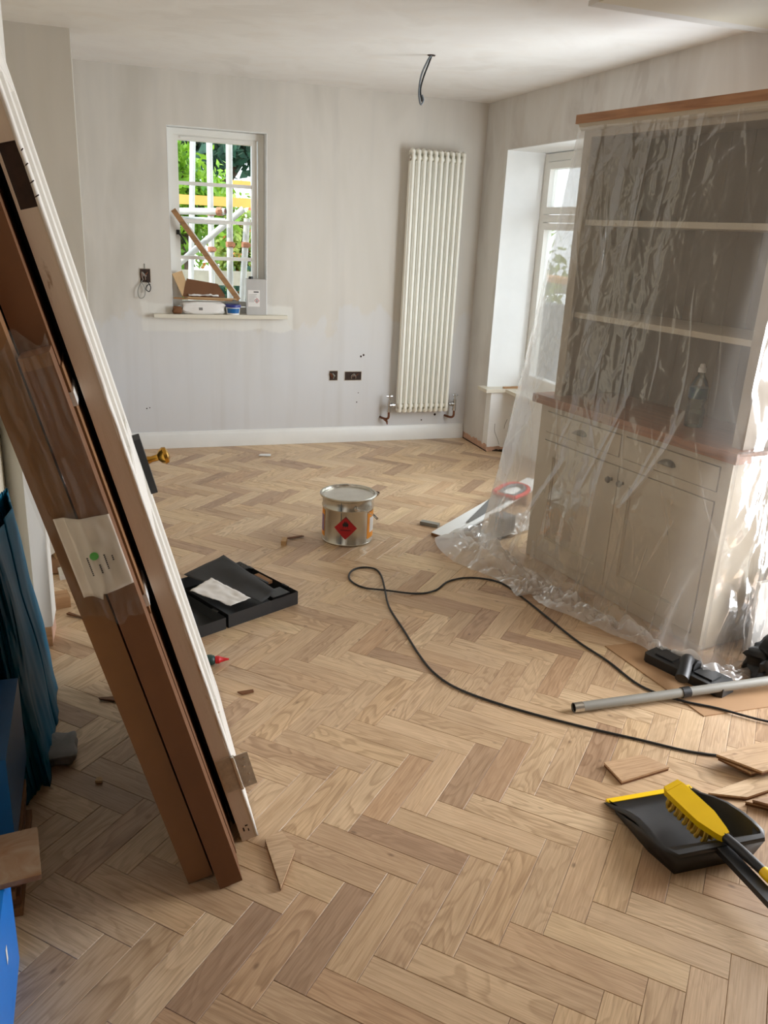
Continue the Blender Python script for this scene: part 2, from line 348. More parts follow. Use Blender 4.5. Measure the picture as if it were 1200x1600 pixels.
# floor: herringbone planks 80 x 320 mm laid at 45 degrees
floor = struct(B(XL-.1, YN-.2, -.06, XR+.5, YB+.1, -.016).build('floor', 'sub'))
O2 = Vector((.784, 1.265)); U2 = Vector((math.sqrt(.5), -math.sqrt(.5))); V2 = Vector((math.sqrt(.5), math.sqrt(.5)))
PW = .08; g = .0004
pm = MB().box(-2*PW+g, -PW/2+g, -.014, 2*PW-g, PW/2-g, 0)
tops = [e for e in pm.b.edges if all(v.co.z > -.001 for v in e.verts)]
bmesh.ops.bevel(pm.b, geom=tops, offset=.0009, segments=1, affect='EDGES')
pme = bpy.data.meshes.new('plank'); pm.b.to_mesh(pme); pme.materials.append(M['oakA'])
pv = [v.co.copy() for v in pm.b.verts]; pm.b.verts.index_update(); pf = [[v.index for v in f.verts] for f in pm.b.faces]; pm.b.free()
planks = []
for a in range(-90, 90):
    for b in range(-16, 17):
        for kind in (0, 1):
            cu, cv = (2, .5) if kind == 0 else (.5, 3)
            q = O2 + U2*((a+4*b+cu)*PW) + V2*((a-4*b+cv)*PW)
            if not (XL-.12 < q.x < XR+.3 and YN < q.y < YB+.08): continue
            if q.x > XR+.12 and not (2.9 < q.y < 5.45 or -.4 < q.y < 2.4): continue
            ang = R(-45) if kind == 0 else R(45)
            d = Vector((q.x, q.y, 0))-Vector((0, 0, CAMH)); dep = d.dot(_f)
            px = 600+FPX*d.dot(_r2)/max(dep, .01); py = 800-FPX*d.dot(_u2)/max(dep, .01)
            seen = dep > .2 and -60 < px < 1260 and 640 < py < 1680
            if seen and px < 620-.0*py and q.x < 1.98-.0 and False: pass
            hidden = q.x > 2.25 and 2.3 < q.y < 3.6
            planks.append((dep if seen and not hidden else 1e3+dep, q, ang))
planks.sort(key=lambda t: t[0])
sv, sf, slc, srn = [], [], [], []
for i, (dep, q, ang) in enumerate(planks):
    rz = ang + (math.pi if random.random() < .5 else 0); dz = random.uniform(-.0007, 0)
    if i < 300:
        o = link('plank', pme, floor); o.location = (q.x, q.y, dz); o.rotation_euler = (0, 0, rz)
    else:
        Mx = lin((q.x, q.y, dz), (0, 0, rz)); k0 = len(sv); rn = random.random()
        sv += [tuple(Mx @ v) for v in pv]; sf += [[k0+j for j in f] for f in pf]; slc += [tuple(v) for v in pv]; srn += [rn]*len(pv)
me = bpy.data.meshes.new('plank_field'); me.from_pydata(sv, [], sf); me.materials.append(M['oakB'])
at = me.attributes.new('lc', 'FLOAT_VECTOR', 'POINT'); at.data.foreach_set('vector', np.array(slc, dtype=np.float32).ravel())
at = me.attributes.new('rnd', 'FLOAT', 'POINT'); at.data.foreach_set('value', np.array(srn, dtype=np.float32))
link('plank_field', me, floor)['kind'] = 'stuff'

# ceiling, with the lower one of the front room beyond a trimmed edge
struct(B(XL-.1, YN-.1, ZC, XR+.37, YB+.15, ZC+.12).build('ceiling', 'ceiling'))
struct(B(1.85, YN, ZC-.032, XR, 3.075, ZC-.008).build('trim_1', 'cream'))
struct(B(1.85, 3.075, ZC-.03, XR, 3.15, ZC-.012).build('trim_2', 'wall'))
# back wall with the window hole
WX0, WX1, WZ0, WZ1 = .503, 1.14, .93, 2.087
m = MB(); T = .24
m.box(-.04, YB, 0, WX0, YB+T, ZC).box(WX1, YB, 0, XR, YB+T, ZC).box(WX0, YB, 0, WX1, YB+T, WZ0-.02).box(WX0, YB, WZ1, WX1, YB+T, ZC)
wall_back = struct(m.build('wall_back', plaster_back('skimmed_back_wall')))
struct(B(XL, 4.9, 0, -.028, YB+T, ZC).build('wall_alcove', bpy.data.materials['skimmed_back_wall']))
struct(B(XL-.12, YN, 0, XL, 5.2, ZC).build('wall_left', 'cream'))
struct(B(XL-.1, YN-.12, 0, XR+.37, YN, ZC).build('wall_front', 'wall'))
m = MB(); XO = XR+.35
m.box(XR, 5.452, 0, XO, YB+T, ZC).box(XR, 2.9, 2.08, XO, 5.452, ZC).box(XR, 2.15, 0, XO, 2.9, ZC).box(XR, 1.2, 2.12, XO, 2.15, ZC).box(XR, YN, 0, XO, 1.2, ZC)
wr = struct(m.build('wall_right', 'wall'))
# bay reveal skins (white mist coat), bare plaster bands along the floor
m = MB(); m.box(XR-.0005, 5.448, .47, XO, 5.452, 2.08).box(XR, 2.92, 2.076, XO, 5.45, 2.0805)
m.build('reveal_skin', 'reveal', wr)
B(XR, 5.37, 0, XO, 5.449, .447).build('reveal_pier', 'reveal', wr)
m = MB(); m.grid(lambda u, v: (XR-.0015, 5.37+u*(YB-5.37), v*(.05+.022*noise.noise((u*9, 3, 0))+.02*noise.noise((u*30, 3, 0)))), 30, 2)
m.build('bare_plaster_band', 'bareplaster', wr)
m = MB(); m.grid(lambda u, v: (XR+u*.25, 5.3685, v*(.035+.014*noise.noise((u*7, 8, 0)))), 16, 2)
m.build('bare_plaster_band', 'bareplaster', wr)
m = MB()
for k in range(9): m.box(XR+.05+k*.011, 5.362, .002, XR+.058+k*.011, 5.3684, .008+.008*random.random())
m.box(XR-.006, 5.36, .0, XR-.002, YB-.02, .006)
m.build('broken_edge', 'darkwood', wr)
m = MB().tube(catmull([(XR+.05, 5.367, .21), (XR+.055, 5.367, .15), (XR+.085, 5.367, .09), (XR+.1, 5.367, .05)]), .0013, 5)
m.tube(catmull([(XR+.15, 5.367, .24), (XR+.135, 5.367, .2), (XR+.132, 5.367, .17)]), .0013, 5); m.build('pencil_mark', 'print', wr)
struct(B(2.655, 5.34, .447, XO-.01, 5.49, .472, .004).build('trim_3', 'sill'))
tag(B(2.8, 5.355, .473, 2.98, 5.375, .485, .001, None).build('timber_strip', 'oldwood'), 'thin dark edged timber strip lying on the bay sill', 'wood strip')
tag(MB().prism([(2.86, 5.39), (2.95, 5.40), (2.95, 5.43), (2.9, 5.43)], .473, .476).build('cardboard_scrap', 'cardlight'), 'small tan cardboard scrap in the corner of the bay sill', 'cardboard')
# skirting along the back wall
prof = [(0, 0), (-.018, 0), (-.018, .078), (-.014, .086), (-.014, .092), (-.009, .1), (-.006, .113), (0, .116)]
def skirting(length):
    return MB().prism([(a, b) for a, b in prof], 0, length)
mx = Matrix(((0, 0, 1, -.026), (1, 0, 0, YB), (0, 1, 0, 0), (0, 0, 0, 1)))
struct(MB().prism(prof, 0, XR-.006+.026, mx).build('baseboard_back', 'white', fixn=True))
# wall jamb nib at the left
nib = struct(MB().prism([(-.334, 3.06), (-.269, 2.978), (-.218, 3.0), (-.212, 3.14), (-.334, 3.14)], .07, 2.2).build('trim_4', peel('worn_jamb_paint', srgb(222, 220, 214), srgb(178, 160, 140), .64, .67, (12, 12, 3)), fixn=True))
MB().prism([(-.3, 3.02), (-.268, 2.98), (-.222, 3.002), (-.216, 3.13), (-.3, 3.13)], 0, .085).build('bare_foot', 'bareplaster', nib, fixn=True)
B(-.268, 2.974, 0, -.222, 2.984, .075, .002).build('timber_block', 'oldwood', nib)

# ------------------------------------------------------------------ windows
def frame_xz(m, x0, z0, x1, z1, w, y0, y1):
    m.box(x0, y0, z0, x0+w, y1, z1).box(x1-w, y0, z0, x1, y1, z1).box(x0+w, y0, z0, x1-w, y1, z0+w).box(x0+w, y0, z1-w, x1-w, y1, z1)
m = MB(); frame_xz(m, WX0+.004, WZ0, WX1-.004, WZ1-.004, .038, 5.885, 5.955)
win = struct(m.bevel(.003).build('window_1', 'upvc'))
m = MB(); frame_xz(m, WX0+.04, WZ0+.045, WX1-.05, WZ1-.04, .034, 5.897, 5.943)
m.bevel(.004).build('sash', 'upvc', win)
B(WX0+.09, 5.889, WZ1-.062, WX1-.1, 5.897, WZ1-.05, .001).build('vent', 'upvc', win)
gx0, gx1, gz0, gz1 = WX0+.074, WX1-.084, WZ0+.079, WZ1-.074
zs = [gz0, 1.29, 1.525, 1.757, gz1]
for z in zs[1:4]: B(gx0, 5.9, z-.011, gx1, 5.94, z+.011, .003).build('glazing_bar', 'upvc', win)
for a, b in zip(zs[:-1], zs[1:]): B(gx0, 5.918, a, gx1, 5.922, b).build('pane', 'glass', win)
m = MB().prism([(.377, YB-.055), (1.277, YB-.055), (1.277, YB), (WX1, YB), (WX1, 5.89), (WX0, 5.89), (WX0, YB), (.377, YB)], WZ0-.024, WZ0).bevel(.004)
sill = struct(m.build('trim_5', 'sill'))
m = MB(); m.box(WX0-.001, YB-.001, WZ0+.001, WX0+.002, YB+.08, WZ1).box(WX1-.002, YB-.001, WZ0+.001, WX1+.001, YB+.08, WZ1).box(WX0, YB-.001, WZ1-.002, WX1, YB+.08, WZ1+.001)
m.build('reveal_skin', 'reveal', wall_back)
# bay window (in the right wall)
def frame_yz(m, y0, z0, y1, z1, w, x0, x1):
    m.box(x0, y0, z0, x1, y0+w, z1).box(x0, y1-w, z0, x1, y1, z1).box(x0, y0+w, z0, x1, y1-w, z0+w).box(x0, y0+w, z1-w, x1, y1-w, z1)
m = MB(); frame_yz(m, 2.92, .47, 5.445, 2.07, .05, XR+.29, XR+.35); m.box(XR+.29, 2.97, 1.63, XR+.35, 5.395, 1.68).box(XR+.29, 3.95, .52, XR+.35, 4.0, 2.02).box(XR+.29, 4.7, .52, XR+.35, 4.75, 2.02)
win2 = struct(m.bevel(.003).build('window_2', 'upvc'))
for (y0, y1) in ((2.97, 3.95), (4.0, 4.7), (4.75, 5.395)):
    for (z0, z1) in ((.52, 1.63), (1.68, 2.02)):
        m = MB(); frame_yz(m, y0+.004, z0+.004, y1-.004, z1-.004, .045, XR+.28, XR+.34); m.bevel(.004).build('sash', 'upvc', win2)
        B(XR+.31, y0+.045, z0+.045, XR+.314, y1-.045, z1-.045).build('pane', 'glass', win2)
struct(B(XO-.12, 2.9, 0, XO+.02, 5.45, .447).build('wall_bay', 'reveal'))
struct(B(XR+.1, 2.9, .447, XO+.02, 5.34, .47, .003).build('trim_6', 'sill'))

# ------------------------------------------------------------------ radiator
rad = thing('column_radiator', 'tall white column radiator on the back wall near the right corner', 'radiator', (2.104, YB, .25))
NS = 10; P = .0418; y1, y2 = -.062, -.118
m0 = None
for k in range(NS):
    x = .02+k*P; m = MB()
    pts = [(x, y1, .03), (x, y1, 1.77)]
    loop = catmull([(x, y1, .03), (x, y1, 1.75), (x, (y1+y2)/2, 1.795), (x, y2, 1.75), (x, y2, .03), (x, (y1+y2)/2, -.005), (x, y1, .03)], 5)
    m.tube([(x, y1, .02), (x, y1, .9), (x, y1, 1.775)], .0125, 10).tube([(x, y2, .02), (x, y2, .9), (x, y2, 1.775)], .0125, 10)
    m.tube([(x, y1+.008, 1.77), (x, y1-.005, 1.792), (x, (y1+y2)/2, 1.80), (x, y2+.005, 1.792), (x, y2-.008, 1.77)], [.008, .0165, .0175, .0165, .008], 10)
    m.tube([(x, y1+.008, .024), (x, y1-.005, .004), (x, (y1+y2)/2, -.003), (x, y2+.005, .004), (x, y2-.008, .024)], [.008, .0165, .0175, .0165, .008], 10)
    m.build('section', 'rad', rad)
m = MB()
for z in (.035, 1.755): MB().tube([(.006, -.09, z), (.41, -.09, z)], .017, 12).build('header_tube', 'rad', rad)
m = MB().tube([(-.002, -.09, 1.755), (.012, -.09, 1.755)], .02, 12); m.build('end_plug', 'nickel', rad)
for x in (.03, .35):
    for z in (.14, 1.6): B(x, -.06, z, x+.03, 0, z+.06).build('wall_bracket', 'rad', rad)
for sx, x in ((-1, -.012), (1, .43)):
    xv = x+sx*.045
    m = MB().tube([(x, -.09, .04), (xv, -.09, .04)], .013, 10).tube([(x+sx*.012, -.09, .04), (x+sx*.026, -.09, .04)], .019, 12)
    m.tube([(xv, -.09, -.012), (xv, -.09, .075)], [.015, .012], 12).tube([(xv, -.09, .07), (xv, -.09, .105)], .006, 8)
    v = m.build('valve', 'chrome', rad)
    m = MB().tube([(xv-.022, -.09, .108), (xv+.022, -.09, .108)], .006, 8).tube([(xv, -.112, .108), (xv, -.068, .108)], .006, 8).tube([(xv, -.09, .098), (xv, -.09, .118)], .01, 10)
    m.build('cross_handle', 'chrome', v)
    m = MB().tube(catmull([(xv, -.09, -.01), (xv, -.09, -.05), (xv-.012, -.08, -.066), (xv-.03, -.04, -.068), (xv-.035, .0, -.068)]), .0085, 10)
    if sx < 0: m.tube([(xv-.02, -.06, -.07), (xv+.0, -.055, -.09), (xv+.006, -.05, -.115)], [.012, .009, .004], 7)
    m.build('feed_pipe', 'copper', v)

# ------------------------------------------------------------------ back boxes, cables
def backbox(name, label, x0, z0, x1, z1, wires):
    t = thing(name, label, 'socket box', ((x0+x1)/2, YB, (z0+z1)/2)); w, h = (x1-x0)/2, (z1-z0)/2
    m = MB(); frame_xz(m, -w, -h, w, h, .004, -.003, .004); m.build('box_rim', 'nickel', t)
    B(-w+.003, -.0015, -h+.003, w-.003, .0, h-.003).build('box_back', 'darkwood', t)
    for k in range(wires):
        rr = random.Random(k+int(x0*100)); c = rr.uniform(-w*.5, w*.5)
        pts = [(c, -.002, -h*.6), (c+rr.uniform(-.01, .01), -.008, 0), (c+rr.uniform(-.02, .02), -.012, h*.5), (c+rr.uniform(-.012, .012), -.008, -h*.1), (c*.5, -.004, h*.3)]
        MB().tube(catmull(pts, 4), .0028, 6).build('wire', 'grey' if k % 2 else 'copper', t)
    return t
backbox('socket_box', 'small square open metal back box, left of the pair low on the wall', 1.6, .463, 1.668, .538, 3)
backbox('socket_box', 'wide double open metal back box, right of the pair low on the wall', 1.717, .462, 1.851, .532, 4)
sw = backbox('switch_box', 'open back box with looped loose wires left of the back window', .298, 1.125, .37, 1.217, 4)
cx, cz = .334, 1.171
m = MB().tube(catmull([(-.02, -.006, -.03), (-.05, -.02, -.09), (-.045, -.025, -.14), (-.015, -.022, -.135), (-.005, -.02, -.09), (-.025, -.012, -.04)]), .003, 6)
m.build('loose_cable', 'grey', sw)
m = MB().tube(catmull([(.01, -.006, -.03), (.03, -.02, -.07), (.02, -.025, -.1), (-.0, -.022, -.085), (.01, -.02, -.06), (.03, -.018, -.055)]), .003, 6)
m.build('loose_cable', 'rubber', sw)
MB().tube([(.0, -.002, .045), (.0, -.002, .075)], .003, 6).build('loose_cable', 'grey', sw)
t = thing('ceiling_cable', 'grey twin lighting cable looping down from a hole in the ceiling', 'cable', (1.744, 4.49, ZC))
MB().tube(catmull([(0, 0, .0), (-.02, 0, -.03), (-.05, 0, -.1), (-.058, 0, -.18), (-.045, 0, -.235), (-.03, 0, -.215), (-.04, 0, -.19)]), .005, 8).build('cable_loop', 'greydark', t)
MB().tube(catmull([(.004, .004, .0), (-.012, 0, -.04), (-.038, 0, -.11), (-.05, 0, -.17), (-.038, 0, -.222)]), .0045, 8).build('cable_loop', 'rubber', t)
MB().lathe([(.022, -.001), (.02, -.003), (.008, -.0035)], 14).build('cable_hole', 'darkwood', t)
m = MB().box(0, 0, -.002, .03, .004, 0, lin((0, 0, 0), (0, 0, .5))); m.build('hole_scuff', 'print', t)
for x, z in ((.31, .28), (.325, .285), (1.735, .415), (1.79, .25)): pass
m = MB()
for x, z, r in ((.305, .285, .005), (.325, .29, .004), (1.83, .37, .004), (2.35, .15, .006), (2.46, .19, .01), (1.84, .64, .008), (1.86, .65, .008), (1.82, .3, .005)): m.lathe([(r, 0), (r*.6, .0012)], 8, Matrix.Translation((x, YB, z)) @ Matrix.Rotation(R(90), 4, 'X'))
m.build('plaster_hole', 'darkwood', wall_back)

# ------------------------------------------------------------------ window sill clutter
ZS = WZ0+.0005
can = thing('solvent_can', 'grey rectangular metal can with hazard label at the right end of the back sill', 'can', (1.068, 5.825, ZS), (0, 0, R(-4)))
B(-.068, -.038, 0, .068, .038, .235, .006).build('can_body', 'cangrey', can)
m = MB(); m.box(-.069, -.039, .233, .069, -.036, .238).box(-.069, .036, .233, .069, .039, .238).box(-.069, -.036, .233, -.066, .036, .238).box(.066, -.036, .233, .069, .036, .238); m.build('can_rim', 'cangrey', can)
MB().lathe([(.016, .235), (.016, .25), (.013, .253)], 16, Matrix.Translation((-.035, 0, 0))).build('can_cap', 'black', can)
lb = B(-.058, -.0386, .055, .022, -.038, .165).build('can_label', 'paper', can)
m = MB()
for k, (w) in enumerate((.07, .06, .068, .05, .064, .06, .045)): m.box(-.054, -.0389, .135-k*.008, -.054+w*.8, -.0386, .1365-k*.008)
m.box(-.02, -.0389, .15, .014, -.0386, .157); m.build('label_print', 'ink', lb)
dm = Matrix.Translation((.002, -.0388, .095)) @ Matrix.Rotation(R(45), 4, 'Y')
m = MB().box(-.012, -.0003, -.012, .012, 0, .012, dm); m.build('hazard_diamond', 'redlabel', lb)
m = MB().box(-.009, -.0006, -.009, .009, -.0003, .009, dm); m.build('hazard_diamond', 'paper', lb)
m = MB().lathe([(.003, 0), (.003, .0004)], 8, Matrix.Translation((.002, -.0395, .099)) @ Matrix.Rotation(R(90), 4, 'X')).box(-.001, -.0398, .088, .005, -.0394, .096); m.build('hazard_symbol', 'ink', lb)
tub = thing('filler_tub', 'small white plastic tub with navy blue lid on the back sill', 'tub', (.903, 5.79, ZS))
MB().lathe([(.043, 0), (.05, .055)], 24).build('tub_body', 'white', tub)
MB().lathe([(.0535, .05), (.0535, .066), (.047, .068), (.046, .066)], 24).build('lid', 'bluelid', tub)
m = MB()
for k in range(8): 
    a0, a1 = R(-150+k*14), R(-150+(k+1)*14); 
    m._add([(.0462*math.cos(a0), .0462*math.sin(a0), .012), (.0462*math.cos(a1), .0462*math.sin(a1), .012), (.0502*math.cos(a1), .0502*math.sin(a1), .044), (.0502*math.cos(a0), .0502*math.sin(a0), .044)], [(0, 1, 2, 3)])
m.build('tub_label', 'bluedark', tub)
def pillow(sx, sy, sz, seed, crump=.25, n=28):
    def fn(u, v):
        th, ph = u*2*math.pi, (v-.5)*math.pi
        f = lambda c, e: math.copysign(abs(c)**e, c)
        d = Vector((f(math.cos(ph), .35)*f(math.cos(th), .4), f(math.cos(ph), .35)*f(math.sin(th), .4), f(math.sin(ph), .6)))
        k = 1+crump*(noise.noise(d*1.7+Vector((seed, 0, 0)))+.5*noise.noise(d*4+Vector((0, seed, 0))))*.6
        q = Vector((d.x*sx*k, d.y*sy*k, d.z*sz*k)); q.z = max(q.z, -sz*.97); return q
    m = MB().grid(fn, n, n//2); bmesh.ops.remove_doubles(m.b, verts=m.b.verts, dist=1e-5); return m
bagt = thing('filler_bag', 'white crumpled bag of filler lying along the back sill', 'bag', (.7, 5.795, ZS+.04))
pillow(.145, .036, .041, 3, .3, 40).build('bag_body', 'paper', bagt, fixn=True)
B(-.03, -.0375, -.012, -.005, -.036, .006).build('bag_print', 'print', bagt)
tag(pillow(.03, .03, .024, 9, .3).build('torn_packet', 'carddark', None, (.53, 5.785, ZS+.025), fixn=True), 'small brown and white torn packet at the left end of the back sill', 'packet')
t = thing('sill_boards', 'loose thin timber offcuts laid over the white filler bag', 'wood strips', (.71, 5.82, ZS+.092), (R(0), R(1.2), 0))
B(-.2, -.03, 0, .19, -.005, .009, .001).build('strip', 'strip', t); B(-.19, .0, .0, .16, .03, .008, .001).build('strip', 'oldwood', t); B(-.11, -.024, .0095, .22, -.002, .017, .001, lin((0, 0, 0), (0, .0, .04))).build('strip', 'cardlight', t)
tag(B(.86, 5.845, ZS, .955, 5.875, ZS+.1, .004).build('grey_block', 'grey'), 'grey foam block behind the navy lidded tub', 'block')
t = thing('cardboard_flap_box', 'open torn cardboard box with raised flaps on the left of the back sill', 'cardboard box', (.69, 5.82, ZS+.111))
def quadplate(a, b, c, d, th, name, mat, par):
    o = MB()._add([a, b, c, d], [(0, 1, 2, 3)]).build(name, mat, par, smooth=False); solidify(o, th); return o
quadplate((-.12, 0, .0), (.17, -.0, .004), (.12, .02, .085), (-.085, .03, .115), .004, 'side_flap', 'carddark', t)
quadplate((-.12, -.002, 0), (-.09, .03, .095), (-.115, .035, .165), (-.183, .0, .145), .004, 'end_flap', 'cardlight', t)
quadplate((-.12, -.02, .0), (.16, -.02, .0), (.155, .03, .0), (-.11, .03, .0), .003, 'base', 'card', t)
m = MB().grid(lambda u, v: (-.08+u*.2, -.018+v*.03, .006+.018*abs(noise.noise((u*5, v*3, 2)))+.01*v), 12, 6); solidify(m.build('crumpled_paper', 'paper', t), .001)
t = thing('leaning_batten', 'brown timber batten leaning diagonally across the back window', 'wood batten', (.945, 5.815, ZS+.096))
ang = math.atan2(.42, .565)
MB().box(-.016, -.01, 0, .016, .01, .7, lin((0, 0, 0), (0, -ang, 0))).bevel(.002).build('batten', 'strip', t)
MB().box(.0165, -.006, .02, .024, .012, .64, lin((0, 0, 0), (0, -ang, 0))).bevel(.002).build('white_edge', 'white', t)
t = thing('window_stay', 'black window stay poking out behind the leaning batten', 'window stay', (.56, 5.882, 1.45))
MB().tube([(0, 0, 0), (.025, -.004, -.03), (.05, -.004, -.075)], .006, 6).build('arm', 'black', t)
B(-.01, -.006, -.015, .012, .0, .015, .002).build('base_plate', 'black', t)

# ------------------------------------------------------------------ outside the back window
struct(B(-6, YB+.3, -.4, 9, 30, -.3).build('ground', 'ground')); struct(B(XO+.02, -8, -.4, 14, YB+.3, -.3).build('ground_side', 'ground'))
def scaffold_tube(label, a, b, r=.0242, couplers=()):
    t = thing('scaffold_tube', label, 'scaffold tube', a, group=None); d = Vector(b)-Vector(a)
    m = MB(); n = 16; 
    m.tube([(0, 0, 0), d], r, n, cap=False).tube([d*.0, d], r*.86, n, cap=False)
    m.build('pipe', 'tube', t)
    for s in couplers:
        c = d*s; dn = d.normalized()
        k = MB().tube([c-dn*.02, c+dn*.02], r*1.3, 10).box(-.02, -.036, -.012, .036, -.02, .012, Matrix.Translation(c)); k.build('coupler', 'rust', t)
    return t
scaffold_tube('nearest upright scaffold tube right of centre outside the back window', (1.003, 6.6, -.3), (1.018, 6.6, 2.6), couplers=(.575,))
scaffold_tube('middle upright scaffold tube outside the back window', (.945, 7.15, -.3), (.945, 7.15, 3.2), couplers=(.46, .54, .34))
scaffold_tube('leftmost upright scaffold tube outside the back window', (.78, 7.7, -.3), (.93, 7.7, 3.4))
scaffold_tube('horizontal scaffold tube with open end pointing into the back window', (.2, 6.95, 1.57), (.96, 6.45, 1.6), couplers=(.95,))
scaffold_tube('lower horizontal scaffold tube behind the open ended one', (-.4, 6.75, 1.52), (.985, 6.64, 1.53))
scaffold_tube('slanting short scaffold tube with open top right of the upright', (1.03, 6.5, .2), (1.135, 6.55, 1.56), couplers=(.86,))
scaffold_tube('diagonal brace scaffold tube rising to the right', (-1.13, 6.8, -.3), (1.15, 6.8, 1.63))
tag(B(-1.6, 8.0, 1.66, 3, 8.03, 1.74).build('scaffold_board', 'orangeboard'), 'long orange scaffold board crossing outside the back window', 'board')
tag(B(1.3, 8.3, 1.84, 3, 8.33, 1.9).build('scaffold_board', 'orangeboard'), 'short upper orange scaffold board at the right outside', 'board')
scaffold_tube('upright scaffold tube carrying the orange boards at the far right outside', (2.4, 8.062, -.3), (2.4, 8.062, 3))
scaffold_tube('rear upright scaffold tube behind the short orange board', (2.6, 8.362, -.3), (2.6, 8.362, 3))
t = thing('garden_fence', 'weathered grey rail fence low behind the scaffold', 'fence', (0, 9.2, -.3))
for z in (.35, .75, 1.18): B(-5, 0, z, 8, .03, z+.15).build('rail', 'fence', t)
for x in (-4, -2, 0, 2, 4, 6): B(x, .03, 0, x+.1, .12, 1.4).build('post', 'fence', t)
def plant(name, label, cat, c, s, n, leaf, mat, trunk=None, seed=0, extra=None):
    rs = np.random.RandomState(seed); t = thing(name, label, cat, (c[0], c[1], -.3))
    K = max(5, n//180); cen = rs.normal(size=(K, 3)); cen /= np.linalg.norm(cen, axis=1)[:, None]; cen *= rs.uniform(.2, .85, (K, 1))
    idx = rs.randint(0, K, n); p = cen[idx]+rs.normal(size=(n, 3))*.2; p = p*np.array(s)+np.array([0, 0, c[2]+.3])
    a = rs.normal(size=(n, 3)); a /= np.linalg.norm(a, axis=1)[:, None]; b = np.cross(a, rs.normal(size=(n, 3))); b /= np.linalg.norm(b, axis=1)[:, None]
    L = leaf*rs.uniform(.6, 1.3, (n, 1)); v = np.stack([p-a*L, p+b*L*.45, p+a*L, p-b*L*.45], 1).reshape(-1, 3); v[:, 2] = np.maximum(v[:, 2], .02)
    f = np.arange(4*n).reshape(-1, 4); me = bpy.data.meshes.new('foliage'); me.from_pydata(v.tolist(), [], f.tolist()); me.materials.append(M[mat])
    link('foliage', me, t)['kind'] = 'stuff'
    m = MB(); h = c[2]+.3
    m.tube([(0, 0, 0), (.03, 0, h*.6), (0, .02, h+s[2]*.4)], [trunk or .05, (trunk or .05)*.8, .01], 8)
    for q in cen[:12]: m.tube([(0.02, 0, h*.7), Vector(q*np.array(s)*.5)+Vector((0, 0, h)), Vector(q*np.array(s))+Vector((0, 0, h))], [(trunk or .05)*.4, (trunk or .05)*.25, .005], 5)
    m.build('trunk', 'bark', t)
    if extra:
        fm, fn = extra; k = rs.choice(n, fn); pp = p[k]; a2 = rs.normal(size=(fn, 3))*leaf*.6; b2 = rs.normal(size=(fn, 3))*leaf*.6
        v = np.stack([pp-a2, pp+b2, pp+a2, pp-b2], 1).reshape(-1, 3); me = bpy.data.meshes.new('flowers'); me.from_pydata(v.tolist(), [], np.arange(4*fn).reshape(-1, 4).tolist()); me.materials.append(M[fm]); link('flowers', me, t)['kind'] = 'stuff'
    return t
plant('garden_shrub', 'bright green shrub at the left beyond the back window', 'shrub', (1.0, 9.8, 1.75), (.55, .5, .75), 2600, .06, 'leafbright', seed=1)
plant('garden_shrub', 'bushy low green shrub at the far left below the bright one', 'shrub', (.75, 10.4, .7), (.9, .5, .8), 2600, .06, 'leafbright', seed=2)
plant('flowering_shrub', 'shrub with red flowers behind the orange scaffold board', 'shrub', (2.0, 11.4, 1.2), (.75, .6, .8), 3600, .06, 'leafhedge', seed=3, extra=('petal', 320))
plant('garden_shrub', 'pale green hedge shrub at the right beyond the back window', 'shrub', (2.75, 12.6, 1.0), (.9, .6, 1.0), 3600, .06, 'leafhedge', seed=4)
plant('garden_shrub', 'dark low shrub under the fence rail in the middle', 'shrub', (1.5, 9.6, .3), (.9, .4, .6), 2600, .05, 'leafdark', seed=5)
plant('garden_tree', 'tall dark tree spreading across the top of the back window', 'tree', (2.4, 16, 3.25), (2.0, 1.3, .9), 12000, .13, 'leafdark', .16, 6)
plant('garden_tree', 'second dark tree further left behind the bright shrub', 'tree', (.9, 15, 2.9), (1.4, 1.2, 1.0), 8000, .13, 'leafdark', .13, 7)
# outside the bay window
scaffold_tube('upright scaffold tube outside the bay window', (3.62, 5.9, -.3), (3.62, 5.9, 3))
tag(B(3.4, 5.0, 1.2, 3.62, 9, 1.24).build('scaffold_board', 'orangeboard'), 'tan scaffold board outside the bay window', 'board')
plant('garden_shrub', 'green shrub beyond the bay window', 'shrub', (4.6, 9.0, 1.0), (.8, .9, 1.2), 2200, .07, 'leafhedge', seed=8)
tag(B(4.2, 7.4, -.3, 4.5, 7.9, .9, .02).build('garden_bin', 'greydark'), 'dark grey bin shape beyond the bay window', 'bin')

# ------------------------------------------------------------------ dresser
A3 = (2.014, 3.441, 0); AR = R(-80.7)
dr = thing('kitchen_dresser', 'tall taupe painted dresser with oak worktop under a clear plastic dust sheet', 'dresser', (A3[0], A3[1], .004), (0, 0, AR))
Wd, Dp = 1.12, .42
m = MB().box(0, .02, .0, .02, Dp, .78).box(Wd-.02, .02, 0, Wd, Dp, .78).box(.02, Dp-.01, 0, Wd-.02, Dp, .78).box(.02, .02, .05, Wd-.02, Dp-.01, .07)
m.build('base_carcass', 'taupe', dr)
m = MB().box(0, 0, 0, .05, .02, .78).box(Wd-.05, 0, 0, Wd, .02, .78).box(.05, 0, .748, Wd-.05, .02, .78).box(.05, 0, .611, Wd-.05, .02, .647).box(.05, 0, 0, Wd-.05, .02, .052).box(.548, 0, .647, .572, .02, .748)
m.bevel(.0012).build('face_frame', 'taupe', dr)
